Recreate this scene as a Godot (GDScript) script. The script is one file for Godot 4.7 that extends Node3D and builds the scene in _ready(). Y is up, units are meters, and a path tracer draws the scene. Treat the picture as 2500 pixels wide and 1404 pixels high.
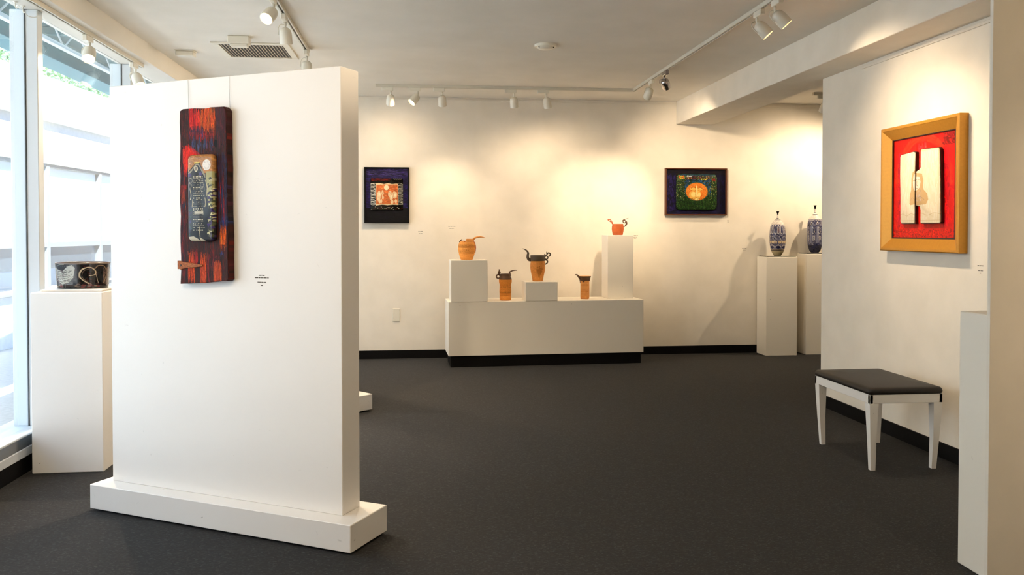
extends Node3D
# A small art gallery: freestanding display board, ceramics on plinths, framed works, track lights, shop window to the side.

var M := {}
var used := {}
var rng := RandomNumberGenerator.new()
const CEIL := 3.08
const BACK := -9.93
const RIGHT := 3.45

# ------------------------------------------------------------------ camera, sky, sun
func setup_view():
	var near := 0.05
	var f := 2040.0
	var cam := Camera3D.new()
	cam.name = "camera"
	add_child(cam)
	cam.set_frustum(near * 1404.0 / f, Vector2(0, -near * (702.0 - 604.17) / f), near, 200.0)
	cam.position = Vector3(0, 1.5, 0)
	cam.rotation = Vector3(-deg_to_rad(1.1), -atan(229.0 / f), 0)
	cam.current = true
	var env := Environment.new()
	env.background_mode = Environment.BG_SKY
	var sky := Sky.new()
	var sm := ProceduralSkyMaterial.new()
	sm.sky_top_color = Color(0.42, 0.62, 0.90)
	sm.sky_horizon_color = Color(0.80, 0.88, 0.96)
	sm.ground_bottom_color = Color(0.35, 0.35, 0.36)
	sm.ground_horizon_color = Color(0.7, 0.74, 0.78)
	sm.energy_multiplier = 3.0
	sky.sky_material = sm
	env.sky = sky
	env.tonemap_mode = Environment.TONE_MAPPER_LINEAR
	env.tonemap_exposure = 1.0
	env.sdfgi_enabled = true
	env.ssao_enabled = true
	env.ssil_enabled = true
	var we := WorldEnvironment.new()
	we.name = "world_environment"
	we.environment = env
	add_child(we)
	var sun := DirectionalLight3D.new()
	sun.name = "sun"
	sun.light_energy = 13.8
	sun.light_color = Color(0.954, 0.982, 1.0)
	sun.light_angular_distance = 0.5
	sun.shadow_enabled = true
	add_child(sun)
	# high sun from behind the gallery's own roof, onto the building across the lane
	sun.look_at_from_position(Vector3(3.6, 8.0, 4.5), Vector3(0, 0, 0))

# ------------------------------------------------------------------ mesh helpers
func new_st(smooth := false) -> SurfaceTool:
	var st := SurfaceTool.new()
	st.begin(Mesh.PRIMITIVE_TRIANGLES)
	st.set_smooth_group(0 if smooth else -1)
	return st

func tri(st: SurfaceTool, a: Vector3, b: Vector3, c: Vector3, inside: Vector3):
	if (b - a).cross(c - a).dot((a + b + c) / 3.0 - inside) > 0.0:
		st.add_vertex(a); st.add_vertex(c); st.add_vertex(b)
	else:
		st.add_vertex(a); st.add_vertex(b); st.add_vertex(c)

func quad(st, a, b, c, d, inside):
	tri(st, a, b, c, inside)
	tri(st, a, c, d, inside)

# box with chamfered edges
func add_box(st: SurfaceTool, c: Vector3, s: Vector3, b := 0.003, turn := Basis()):
	var h := s / 2.0
	b = minf(b, minf(h.x, minf(h.y, h.z)) * 0.49)
	var P := {}
	for sx in [-1, 1]:
		for sy in [-1, 1]:
			for sz in [-1, 1]:
				var k := Vector3i(sx, sy, sz)
				P[[k, 0]] = c + turn * Vector3(sx * h.x, sy * (h.y - b), sz * (h.z - b))
				P[[k, 1]] = c + turn * Vector3(sx * (h.x - b), sy * h.y, sz * (h.z - b))
				P[[k, 2]] = c + turn * Vector3(sx * (h.x - b), sy * (h.y - b), sz * h.z)
	for ax in 3:
		var o1 := (ax + 1) % 3
		var o2 := (ax + 2) % 3
		for sg in [-1, 1]:
			var q := []
			for pr in [[-1, -1], [1, -1], [1, 1], [-1, 1]]:
				var k := Vector3i.ZERO
				k[ax] = sg; k[o1] = pr[0]; k[o2] = pr[1]
				q.append(P[[k, ax]])
			quad(st, q[0], q[1], q[2], q[3], c)
		for s1 in [-1, 1]:
			for s2 in [-1, 1]:
				var ka := Vector3i.ZERO
				var kb := Vector3i.ZERO
				ka[ax] = -1; kb[ax] = 1
				ka[o1] = s1; kb[o1] = s1
				ka[o2] = s2; kb[o2] = s2
				quad(st, P[[ka, o1]], P[[kb, o1]], P[[kb, o2]], P[[ka, o2]], c)
	for sx in [-1, 1]:
		for sy in [-1, 1]:
			for sz in [-1, 1]:
				var k := Vector3i(sx, sy, sz)
				tri(st, P[[k, 0]], P[[k, 1]], P[[k, 2]], c)

func box_st(c: Vector3, s: Vector3, b := 0.003) -> SurfaceTool:
	var st := new_st()
	add_box(st, c, s, b)
	return st

# span box from two corners
func span_st(a: Vector3, b: Vector3, bev := 0.002) -> SurfaceTool:
	return box_st((a + b) / 2.0, (b - a).abs(), bev)

# surface of revolution with an arbitrary radius / height function fn(u, v) -> Vector3
func revolve(st: SurfaceTool, fn: Callable, nu: int, nv: int):
	var g := []
	for j in nv + 1:
		var row := []
		for i in nu + 1:
			row.append(fn.call(float(i % nu) / nu, float(j) / nv))
		g.append(row)
	for j in nv:
		for i in nu:
			for t in [[0, 0, 1, 0, 1, 1], [0, 0, 1, 1, 0, 1]]:
				for k in 3:
					var a: int = i + t[k * 2]
					var b: int = j + t[k * 2 + 1]
					st.set_uv(Vector2(1.0 - float(a) / nu, 1.0 - float(b) / nv))
					st.add_vertex(g[b][a])

# lathe from a list of [radius, height]; creases where a third item is 1
func lathe(prof: Array, nu := 32, scale := Vector3.ONE, at := Vector3.ZERO) -> SurfaceTool:
	var st := new_st(true)
	var y0: float = prof[0][1]
	var y1: float = prof[0][1]
	for p in prof:
		y0 = minf(y0, p[1]); y1 = maxf(y1, p[1])
	var group := 1
	for j in prof.size() - 1:
		if prof[j].size() > 2:
			group += 1
		st.set_smooth_group(group)
		for i in nu:
			for t in [[0, 0, 1, 0, 1, 1], [0, 0, 1, 1, 0, 1]]:
				for k in 3:
					var a: int = i + t[k * 2]
					var q: Array = prof[j + t[k * 2 + 1]]
					var ang := TAU * (a % nu) / nu
					st.set_uv(Vector2(1.0 - float(a) / nu, 1.0 - (q[1] - y0) / maxf(y1 - y0, 1e-5)))
					st.add_vertex(at + Vector3(q[0] * cos(ang), q[1], q[0] * sin(ang)) * scale)
	return st

# tube along a list of points with a list of radii
func add_tube(st: SurfaceTool, pts: Array, radii: Array, ns := 10, flat := 1.0, up := Vector3.ZERO):
	var rings := []
	var side := Vector3.ZERO
	for i in pts.size():
		var d: Vector3 = (pts[mini(i + 1, pts.size() - 1)] - pts[maxi(i - 1, 0)]).normalized()
		if side == Vector3.ZERO:
			var ref := up if up != Vector3.ZERO else (Vector3.UP if absf(d.y) < 0.9 else Vector3.RIGHT)
			side = d.cross(ref).normalized()
		else:
			side = (side - d * side.dot(d)).normalized()
		var other := side.cross(d).normalized()
		var r: float = radii[mini(i, radii.size() - 1)]
		var ring := []
		for k in ns:
			var a := TAU * k / ns
			ring.append(pts[i] + side * cos(a) * r * flat + other * sin(a) * r)
		rings.append(ring)
	for i in pts.size() - 1:
		var mid: Vector3 = (pts[i] + pts[i + 1]) / 2.0
		for k in ns:
			var k2 := (k + 1) % ns
			quad(st, rings[i][k], rings[i][k2], rings[i + 1][k2], rings[i + 1][k], mid)
	for e in [0, pts.size() - 1]:
		var inner: Vector3 = pts[1] if e == 0 else pts[pts.size() - 2]
		for k in range(1, ns - 1):
			tri(st, rings[e][0], rings[e][k], rings[e][k + 1], inner)

func tube_st(pts: Array, radii: Array, ns := 10, flat := 1.0, up := Vector3.ZERO) -> SurfaceTool:
	var st := new_st(true)
	add_tube(st, pts, radii, ns, flat, up)
	return st

func smooth_path(pts: Array, steps := 5) -> Array:
	var out := []
	for i in pts.size() - 1:
		var p0: Vector3 = pts[maxi(i - 1, 0)]
		var p1: Vector3 = pts[i]
		var p2: Vector3 = pts[i + 1]
		var p3: Vector3 = pts[mini(i + 2, pts.size() - 1)]
		for k in steps:
			out.append(p1.cubic_interpolate(p2, p0, p3, float(k) / steps))
	out.append(pts[-1])
	return out

func fade(a: float, b: float, n: int) -> Array:
	var out := []
	for i in n:
		out.append(lerpf(a, b, float(i) / maxi(n - 1, 1)))
	return out

func ring_pts(c: Vector3, r: float, a0 := 0.0, a1 := TAU, n := 18) -> Array:
	var out := []
	for i in n + 1:
		var a := lerpf(a0, a1, float(i) / n)
		out.append(c + Vector3(cos(a) * r, sin(a) * r, 0))
	return out

func add_torus(st: SurfaceTool, c: Vector3, r: float, t: float):
	# one closed ring of round section
	var n := 24
	var m := 10
	for i in n:
		for k in m:
			var q := []
			for d in [[0, 0], [1, 0], [1, 1], [0, 1]]:
				var a: float = TAU * (i + d[0]) / n
				var b: float = TAU * (k + d[1]) / m
				q.append(c + Vector3(cos(a) * (r + cos(b) * t), sin(a) * (r + cos(b) * t), sin(b) * t))
			var mid: float = TAU * (i + 0.5) / n
			quad(st, q[0], q[1], q[2], q[3], c + Vector3(cos(mid) * r, sin(mid) * r, 0))

# outline in XY pushed along +Z; rings = [[inset, z], ...] from back to front, both ends capped
func loft_st(pts: PackedVector2Array, rings: Array, smooth := false) -> SurfaceTool:
	var st := new_st(smooth)
	if Geometry2D.is_polygon_clockwise(pts):
		pts.reverse()
	var n := pts.size()
	var lo := pts[0]
	var hi := pts[0]
	for p in pts:
		lo = lo.min(p); hi = hi.max(p)
	var nor := []
	for i in n:
		var e1: Vector2 = (pts[i] - pts[(i + n - 1) % n]).normalized()
		var e2: Vector2 = (pts[(i + 1) % n] - pts[i]).normalized()
		var m := (Vector2(e1.y, -e1.x) + Vector2(e2.y, -e2.x)).normalized()
		nor.append(m / maxf(0.35, m.dot(Vector2(e1.y, -e1.x))))
	var layers := []
	for r in rings:
		var l := []
		for i in n:
			var q: Vector2 = pts[i] - nor[i] * r[0]
			if r.size() > 2:
				q = (lo + hi) / 2.0 + (q - (lo + hi) / 2.0) * r[2]
			l.append(Vector3(q.x, q.y, r[1]))
		layers.append(l)
	var uvof := func(v: Vector3) -> Vector2: return Vector2((v.x - lo.x) / (hi.x - lo.x), 1.0 - (v.y - lo.y) / (hi.y - lo.y))
	for j in layers.size() - 1:
		if not smooth:
			st.set_smooth_group(-1)
		for i in n:
			var i2 := (i + 1) % n
			# outline runs counter-clockwise seen from +Z, so this order is clockwise from outside
			for v in [layers[j][i], layers[j + 1][i2], layers[j][i2], layers[j][i], layers[j + 1][i], layers[j + 1][i2]]:
				st.set_uv(uvof.call(v))
				st.add_vertex(v)
	for e in [0, layers.size() - 1]:
		var flat := PackedVector2Array()
		for v in layers[e]:
			flat.append(Vector2(v.x, v.y))
		var idx := Geometry2D.triangulate_polygon(flat)
		for t in range(0, idx.size(), 3):
			var a: Vector3 = layers[e][idx[t]]
			var b: Vector3 = layers[e][idx[t + 1]]
			var c: Vector3 = layers[e][idx[t + 2]]
			var zn := (b - a).cross(c - a).z
			var want := -1.0 if e > 0 else 1.0
			var order := [a, b, c] if zn * want > 0.0 else [a, c, b]
			for v in order:
				st.set_uv(uvof.call(v))
				st.add_vertex(v)
	return st

func rect_pts(x0: float, y0: float, x1: float, y1: float) -> PackedVector2Array:
	return PackedVector2Array([Vector2(x0, y0), Vector2(x1, y0), Vector2(x1, y1), Vector2(x0, y1)])

func round_pts(x0: float, y0: float, x1: float, y1: float, r: float, k := 5, jitter := 0.0) -> PackedVector2Array:
	var out := PackedVector2Array()
	for q in [[x1 - r, y0 + r, -PI / 2], [x1 - r, y1 - r, 0.0], [x0 + r, y1 - r, PI / 2], [x0 + r, y0 + r, PI]]:
		for i in k + 1:
			var a: float = q[2] + PI / 2 * i / k
			out.append(Vector2(q[0] + cos(a) * r, q[1] + sin(a) * r) + Vector2(rng.randf_range(-jitter, jitter), rng.randf_range(-jitter, jitter)))
	return out

# ------------------------------------------------------------------ scene-graph helpers
func numbered(called: String) -> String:
	used[called] = used.get(called, -1) + 1
	return called if used[called] == 0 else "%s_%03d" % [called, used[called]]

func tag(o: Node, label: String, category: String, group := "", kind := ""):
	if label: o.set_meta("label", label)
	if category: o.set_meta("category", category)
	if group: o.set_meta("group", group)
	if kind: o.set_meta("kind", kind)
	return o

func thing(called: String, label: String, category: String, at := Vector3.ZERO, turn := 0.0, group := "") -> Node3D:
	var o := Node3D.new()
	o.name = numbered(called)
	add_child(o)
	o.position = at
	o.rotation.y = turn
	tag(o, label, category, group)
	return o

func part(called: String, st: SurfaceTool, m: Material, parent: Node) -> MeshInstance3D:
	st.generate_normals()
	var o := MeshInstance3D.new()
	o.name = called
	o.mesh = st.commit()
	o.material_override = null
	o.mesh.surface_set_material(0, m)
	parent.add_child(o, true)
	return o

func struct(called: String, st: SurfaceTool, m: Material, label := "") -> MeshInstance3D:
	var o := part(called, st, m, self)
	tag(o, label, "", "", "structure")
	return o

func mat(col: Color, rough := 0.7, metal := 0.0) -> StandardMaterial3D:
	var m := StandardMaterial3D.new()
	m.albedo_color = col
	m.roughness = rough
	m.metallic = metal
	return m

func picture(img: Image, rough := 0.6, bump := 0.0) -> StandardMaterial3D:
	var m := mat(Color.WHITE, rough)
	m.metallic_specular = 0.3
	m.albedo_texture = ImageTexture.create_from_image(img)
	if bump > 0.0:
		var h: Image = img.duplicate()
		h.convert(Image.FORMAT_L8)
		h.convert(Image.FORMAT_RF)
		h.bump_map_to_normal_map(bump)
		m.normal_enabled = true
		m.normal_texture = ImageTexture.create_from_image(h)
	return m

# ------------------------------------------------------------------ painting on images (what the artworks show)
func blank(w: int, h: int, c: Color) -> Image:
	var im := Image.create(w, h, false, Image.FORMAT_RGB8)
	im.fill(c)
	return im

func jit(c: Color, a: float) -> Color:
	var k := 1.0 + rng.randf_range(-a, a)
	return Color(clampf(c.r * k, 0, 1), clampf(c.g * k + rng.randf_range(-a, a) * 0.06, 0, 1), clampf(c.b * k + rng.randf_range(-a, a) * 0.06, 0, 1))

func ell(im: Image, cx: float, cy: float, rx: float, ry: float, c: Color):
	var w := im.get_width()
	var h := im.get_height()
	var X := cx * w
	var Y := cy * h
	var RX := rx * w
	var RY := ry * h
	for y in range(maxi(0, int(Y - RY)), mini(h, int(Y + RY) + 1)):
		var t := (y + 0.5 - Y) / RY
		if absf(t) <= 1.0:
			var dx := RX * sqrt(1.0 - t * t)
			im.fill_rect(Rect2i(int(X - dx), y, maxi(1, int(2 * dx)), 1), c)

func rec(im: Image, x0: float, y0: float, x1: float, y1: float, c: Color):
	var w := im.get_width()
	var h := im.get_height()
	im.fill_rect(Rect2i(int(x0 * w), int(y0 * h), maxi(1, int((x1 - x0) * w)), maxi(1, int((y1 - y0) * h))), c)

func line(im: Image, pts: Array, width: float, c: Color, var_col := 0.0):
	var w := im.get_width()
	var h := im.get_height()
	for i in pts.size() - 1:
		var a := Vector2(pts[i][0] * w, pts[i][1] * h)
		var b := Vector2(pts[i + 1][0] * w, pts[i + 1][1] * h)
		var n := maxi(1, int(a.distance_to(b) / maxf(1.0, width * 0.4)))
		for k in n + 1:
			var p := a.lerp(b, float(k) / n)
			var s := maxi(1, int(width + 0.5))
			im.fill_rect(Rect2i(int(p.x - s / 2.0), int(p.y - s / 2.0), s, s), c if var_col == 0.0 else jit(c, var_col))

func curve(im: Image, pts: Array, width: float, c: Color):
	var v := []
	for p in pts:
		v.append(Vector3(p[0], p[1], 0))
	var out := []
	for p in smooth_path(v, 10):
		out.append([p.x, p.y])
	line(im, out, width, c)

func poly(im: Image, pts: Array, c: Color):
	var w := im.get_width()
	var h := im.get_height()
	var y0 := h
	var y1 := 0
	for p in pts:
		y0 = mini(y0, int(p[1] * h)); y1 = maxi(y1, int(p[1] * h))
	for y in range(maxi(0, y0), mini(h, y1 + 1)):
		var xs := []
		for i in pts.size():
			var a: Array = pts[i]
			var b: Array = pts[(i + 1) % pts.size()]
			var ya: float = a[1] * h
			var yb: float = b[1] * h
			if (ya <= y + 0.5) != (yb <= y + 0.5):
				xs.append((a[0] + (b[0] - a[0]) * (y + 0.5 - ya) / (yb - ya)) * w)
		xs.sort()
		for k in range(0, xs.size() - 1, 2):
			im.fill_rect(Rect2i(int(xs[k]), y, maxi(1, int(xs[k + 1] - xs[k])), 1), c)

# brush strokes scattered over a region
func strokes(im: Image, x0: float, y0: float, x1: float, y1: float, n: int, length: float, ang: float, spread: float, width: float, cols: Array, vary := 0.18):
	var asp := float(im.get_width()) / im.get_height()
	for i in n:
		var p := [rng.randf_range(x0, x1), rng.randf_range(y0, y1)]
		var a := ang + rng.randf_range(-spread, spread)
		var l := length * rng.randf_range(0.5, 1.2)
		line(im, [p, [clampf(p[0] + cos(a) * l / asp, x0, x1), clampf(p[1] + sin(a) * l, y0, y1)]], width * rng.randf_range(0.6, 1.3), jit(cols[rng.randi() % cols.size()], vary))

# run wet paint edges together: shrink and enlarge again
func blend_edges(im: Image, k: int):
	var w := im.get_width()
	var h := im.get_height()
	im.resize(maxi(2, w / k), maxi(2, h / k), Image.INTERPOLATE_BILINEAR)
	im.resize(w, h, Image.INTERPOLATE_CUBIC)

# bristle marks in the colour that lies there
func bristles(im: Image, n: int, length: int, vary: float, upright := true):
	var w := im.get_width()
	var h := im.get_height()
	for i in n:
		var x := rng.randi() % w
		var y := rng.randi() % h
		var l := rng.randi_range(length / 3, length)
		var c := jit(im.get_pixel(x, y), vary)
		im.fill_rect(Rect2i(x, y, 1 + rng.randi() % 2, l) if upright else Rect2i(x, y, l, 1 + rng.randi() % 2), c)

func grain(im: Image, amount: float, streak_x := 1, streak_y := 1):
	for y in range(0, im.get_height(), streak_y):
		for x in range(0, im.get_width(), streak_x):
			var k := 1.0 + rng.randf_range(-amount, amount)
			for yy in range(y, mini(y + streak_y, im.get_height())):
				for xx in range(x, mini(x + streak_x, im.get_width())):
					var c := im.get_pixel(xx, yy)
					im.set_pixel(xx, yy, Color(clampf(c.r * k, 0, 1), clampf(c.g * k, 0, 1), clampf(c.b * k, 0, 1)))

# ------------------------------------------------------------------ materials
func noise_tex(freq: float, lo: Color, hi: Color, size := 512, octaves := 3, sd := 3, normal := false) -> NoiseTexture2D:
	var n := FastNoiseLite.new()
	n.noise_type = FastNoiseLite.TYPE_SIMPLEX_SMOOTH
	n.frequency = freq
	n.fractal_octaves = octaves
	n.seed = sd
	var t := NoiseTexture2D.new()
	t.width = size
	t.height = size
	t.seamless = true
	t.noise = n
	if normal:
		t.as_normal_map = true
		t.bump_strength = 1.5
	else:
		var g := Gradient.new()
		g.set_color(0, lo)
		g.set_color(1, hi)
		t.color_ramp = g
	return t

func paint(col: Color, rough: float, tile := 1.3, sd := 3) -> StandardMaterial3D:
	var m := mat(col, rough)
	m.albedo_texture = noise_tex(0.012, Color(0.965, 0.965, 0.96), Color(1, 1, 1), 256, 4, sd)
	m.uv1_triplanar = true
	m.uv1_world_triplanar = true
	m.uv1_scale = Vector3.ONE / tile
	return m

func scuffed(col: Color, rough: float, n: int, sd: int) -> StandardMaterial3D:
	rng.seed = sd
	var im := blank(512, 512, Color(1, 1, 1))
	for i in n:
		var p := [rng.randf(), rng.randf()]
		var a := rng.randf() * TAU
		var l := rng.randf_range(0.002, 0.012)
		line(im, [p, [p[0] + cos(a) * l, p[1] + sin(a) * l]], rng.randf_range(1.0, 2.4), Color(1, 1, 1).lerp(Color(0.45, 0.44, 0.43), rng.randf_range(0.1, 0.5)))
	var m := mat(col, rough)
	m.albedo_texture = ImageTexture.create_from_image(im)
	m.uv1_triplanar = true
	m.uv1_world_triplanar = true
	m.uv1_scale = Vector3.ONE * 0.8
	return m

func carpet() -> StandardMaterial3D:
	rng.seed = 77
	var s := 1024
	var im := blank(s, s, Color(0.12, 0.12, 0.12))
	# short heather flecks of yarn lying across the room
	for i in 90000:
		var t := rng.randf()
		var g := 0.078 + 0.085 * t
		if rng.randf() < 0.30:
			g = rng.randf_range(0.135, 0.26)
		var warm := rng.randf_range(-0.012, 0.012)
		var l := rng.randi_range(3, 9)
		var x := rng.randi() % s
		var y := rng.randi() % s
		im.fill_rect(Rect2i(x, y, l, 1 + rng.randi() % 2), Color(g + warm, g, g - warm))
	var m := mat(Color(1, 1, 1), 0.96)
	m.albedo_texture = ImageTexture.create_from_image(im)
	var h: Image = im.duplicate()
	h.convert(Image.FORMAT_L8)
	h.convert(Image.FORMAT_RF)
	h.bump_map_to_normal_map(3.0)
	m.normal_enabled = true
	m.normal_scale = 0.7
	m.normal_texture = ImageTexture.create_from_image(h)
	m.uv1_triplanar = true
	m.uv1_world_triplanar = true
	m.uv1_scale = Vector3.ONE / 1.6
	return m

func materials():
	M.wall = paint(Color(0.95, 0.92, 0.865), 0.75)
	M.ceiling = paint(Color(0.935, 0.915, 0.875), 0.85, 2.1, 5)
	M.white = scuffed(Color(0.945, 0.935, 0.915), 0.42, 10, 11)
	M.plinth = scuffed(Color(0.94, 0.915, 0.86), 0.5, 6, 12)
	M.black = mat(Color(0.05, 0.048, 0.05), 0.6)
	M.black.metallic_specular = 0.25
	M.carpet = carpet()
	M.track = mat(Color(0.84, 0.82, 0.76), 0.45)
	M.groove = mat(Color(0.10, 0.095, 0.09), 0.6)
	M.lampwhite = mat(Color(0.90, 0.88, 0.82), 0.28)
	M.chrome = mat(Color(0.72, 0.70, 0.70), 0.16, 1.0)
	M.steel = mat(Color(0.62, 0.64, 0.66), 0.22, 0.9)
	M.alu = mat(Color(0.84, 0.86, 0.87), 0.4)
	M.wire = mat(Color(0.80, 0.79, 0.76), 0.4)
	M.print = mat(Color(0.36, 0.34, 0.31), 0.8)
	M.glass = mat(Color(0.85, 0.93, 0.92, 0.05), 0.0)
	M.glass.transparency = BaseMaterial3D.TRANSPARENCY_ALPHA
	M.lens = mat(Color(1, 0.95, 0.85), 0.4)
	M.lens.emission_enabled = true
	M.lens.emission = Color(1.0, 0.86, 0.62)
	M.lens.emission_energy_multiplier = 7.0
	M.clay = clay(Color(0.93, 0.63, 0.31), 21)
	M.redclay = clay(Color(0.80, 0.40, 0.17), 22)
	M.brown = mat(Color(0.38, 0.27, 0.19), 0.4)
	M.darkbrown = mat(Color(0.33, 0.27, 0.20), 0.45)
	M.leather = mat(Color(0.085, 0.072, 0.064), 0.5)
	M.leather.metallic_specular = 0.45
	M.leather.normal_enabled = true
	M.leather.normal_texture = noise_tex(0.08, Color.BLACK, Color.WHITE, 256, 3, 9, true)
	M.leather.normal_scale = 0.12
	M.leather.uv1_triplanar = true
	M.leather.uv1_scale = Vector3.ONE * 4.0

func clay(col: Color, sd: int) -> StandardMaterial3D:
	var m := mat(col, 0.72)
	m.albedo_texture = noise_tex(0.02, Color(0.86, 0.82, 0.78), Color(1, 1, 1), 256, 4, sd)
	m.uv1_triplanar = true
	m.uv1_scale = Vector3.ONE * 3.0
	return m

# ------------------------------------------------------------------ room shell
func room():
	struct("floor", span_st(Vector3(-2.44, -0.12, 3.0), Vector3(6.0, 0, BACK - 0.1), 0.0005), M.carpet, "dark charcoal heathered carpet over the whole gallery floor")
	struct("ceiling", span_st(Vector3(-2.25, CEIL, 3.0), Vector3(6.0, CEIL + 0.25, BACK - 0.15), 0.0005), M.ceiling, "flat white painted gallery ceiling")
	struct("wall_back", span_st(Vector3(-2.75, -0.12, BACK), Vector3(6.0, CEIL + 0.02, BACK - 0.15), 0.0005), M.wall, "long white wall behind the plinth of pots")
	struct("wall_right", span_st(Vector3(RIGHT, -0.02, -6.85), Vector3(RIGHT + 0.14, CEIL, 3.0), 0.003), M.wall, "white wall carrying the red painting")
	struct("wall_alcove", span_st(Vector3(5.85, -0.02, BACK), Vector3(6.0, CEIL, -5.2), 0.002), M.wall, "side wall of the alcove beyond the red painting")
	struct("wall_alcove_end", span_st(Vector3(RIGHT + 0.14, -0.02, -5.35), Vector3(6.0, CEIL, -5.2), 0.002), M.wall, "end wall of the alcove")
	struct("wall_near", span_st(Vector3(2.381, -0.02, -3.27), Vector3(RIGHT, CEIL, -3.25), 0.001), M.wall, "thin projecting wall panel at the edge of the view")
	struct("wall_front", span_st(Vector3(-2.75, -0.02, 3.0), Vector3(RIGHT + 0.14, CEIL + 0.02, 3.15), 0.002), M.wall, "white wall behind the camera")
	struct("ceiling_beam", span_st(Vector3(3.13, 2.805, 3.0), Vector3(RIGHT + 0.14, CEIL + 0.02, BACK), 0.004), M.wall, "boxed beam under the ceiling above the wall with red painting")
	struct("wall_left", span_st(Vector3(-2.42, -0.12, 3.0), Vector3(-2.66, 2.93, -2.6), 0.002), M.wall, "solid wall beside the shop window, behind the camera")
	# window bulkhead
	struct("wall_window_header", span_st(Vector3(-2.25, 2.92, 3.0), Vector3(-2.53, CEIL + 0.25, BACK), 0.003), M.ceiling, "white bulkhead over the shop window")
	struct("baseboard_back", span_st(Vector3(-2.44, 0, BACK), Vector3(5.85, 0.098, BACK + 0.012), 0.002), M.black, "black baseboard along the back wall")
	struct("baseboard_right", span_st(Vector3(RIGHT, 0, -6.85), Vector3(RIGHT - 0.012, 0.102, -3.25), 0.002), M.black, "black baseboard below the red painting")
	# picture rails
	var k := 1
	for a in [[Vector3(-0.45, 3.045, BACK), Vector3(3.13, 3.06, BACK + 0.012)], [Vector3(RIGHT + 0.2, 3.03, BACK), Vector3(5.85, 3.045, BACK + 0.012)], [Vector3(RIGHT, 2.765, -6.2), Vector3(RIGHT - 0.012, 2.785, -3.25)]]:
		struct("trim_%d" % k, span_st(a[0], a[1], 0.002), M.wall, "slim white picture hanging rail")
		k += 1
	# shop window
	var w := Node3D.new()
	w.name = "window_1"
	add_child(w)
	w.set_meta("kind", "structure")
	w.set_meta("label", "tall shop window along the left side")
	part("kickboard", span_st(Vector3(-2.42, 0, -2.6), Vector3(-2.66, 0.105, BACK), 0.002), M.black, w)
	part("base_band", span_st(Vector3(-2.415, 0.105, -2.6), Vector3(-2.66, 0.160, BACK), 0.003), M.alu, w)
	part("chrome_band", span_st(Vector3(-2.42, 0.160, -2.6), Vector3(-2.66, 0.232, BACK), 0.003), M.steel, w)
	part("sill", span_st(Vector3(-2.408, 0.232, -2.6), Vector3(-2.68, 0.246, BACK), 0.004), M.alu, w)
	var z := -3.93
	var prev := -2.6
	while z > BACK:
		var p := part("mullion", span_st(Vector3(-2.42, 0.246, z), Vector3(-2.59, 2.92, z - 0.075), 0.004), M.alu, w)
		var g1 := new_st()
		add_box(g1, Vector3(-2.496, 1.583, z + 0.002), Vector3(0.009, 2.67, 0.006), 0.001)
		add_box(g1, Vector3(-2.496, 1.583, z - 0.077), Vector3(0.009, 2.67, 0.006), 0.001)
		part("gasket", g1, M.groove, p)
		part("pane", span_st(Vector3(-2.493, 0.246, prev - 0.001), Vector3(-2.499, 2.92, z + 0.001), 0.0005), M.glass, w)
		prev = z - 0.075
		z -= 1.75
	part("pane", span_st(Vector3(-2.493, 0.246, prev - 0.001), Vector3(-2.499, 2.92, BACK), 0.0005), M.glass, w)

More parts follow.
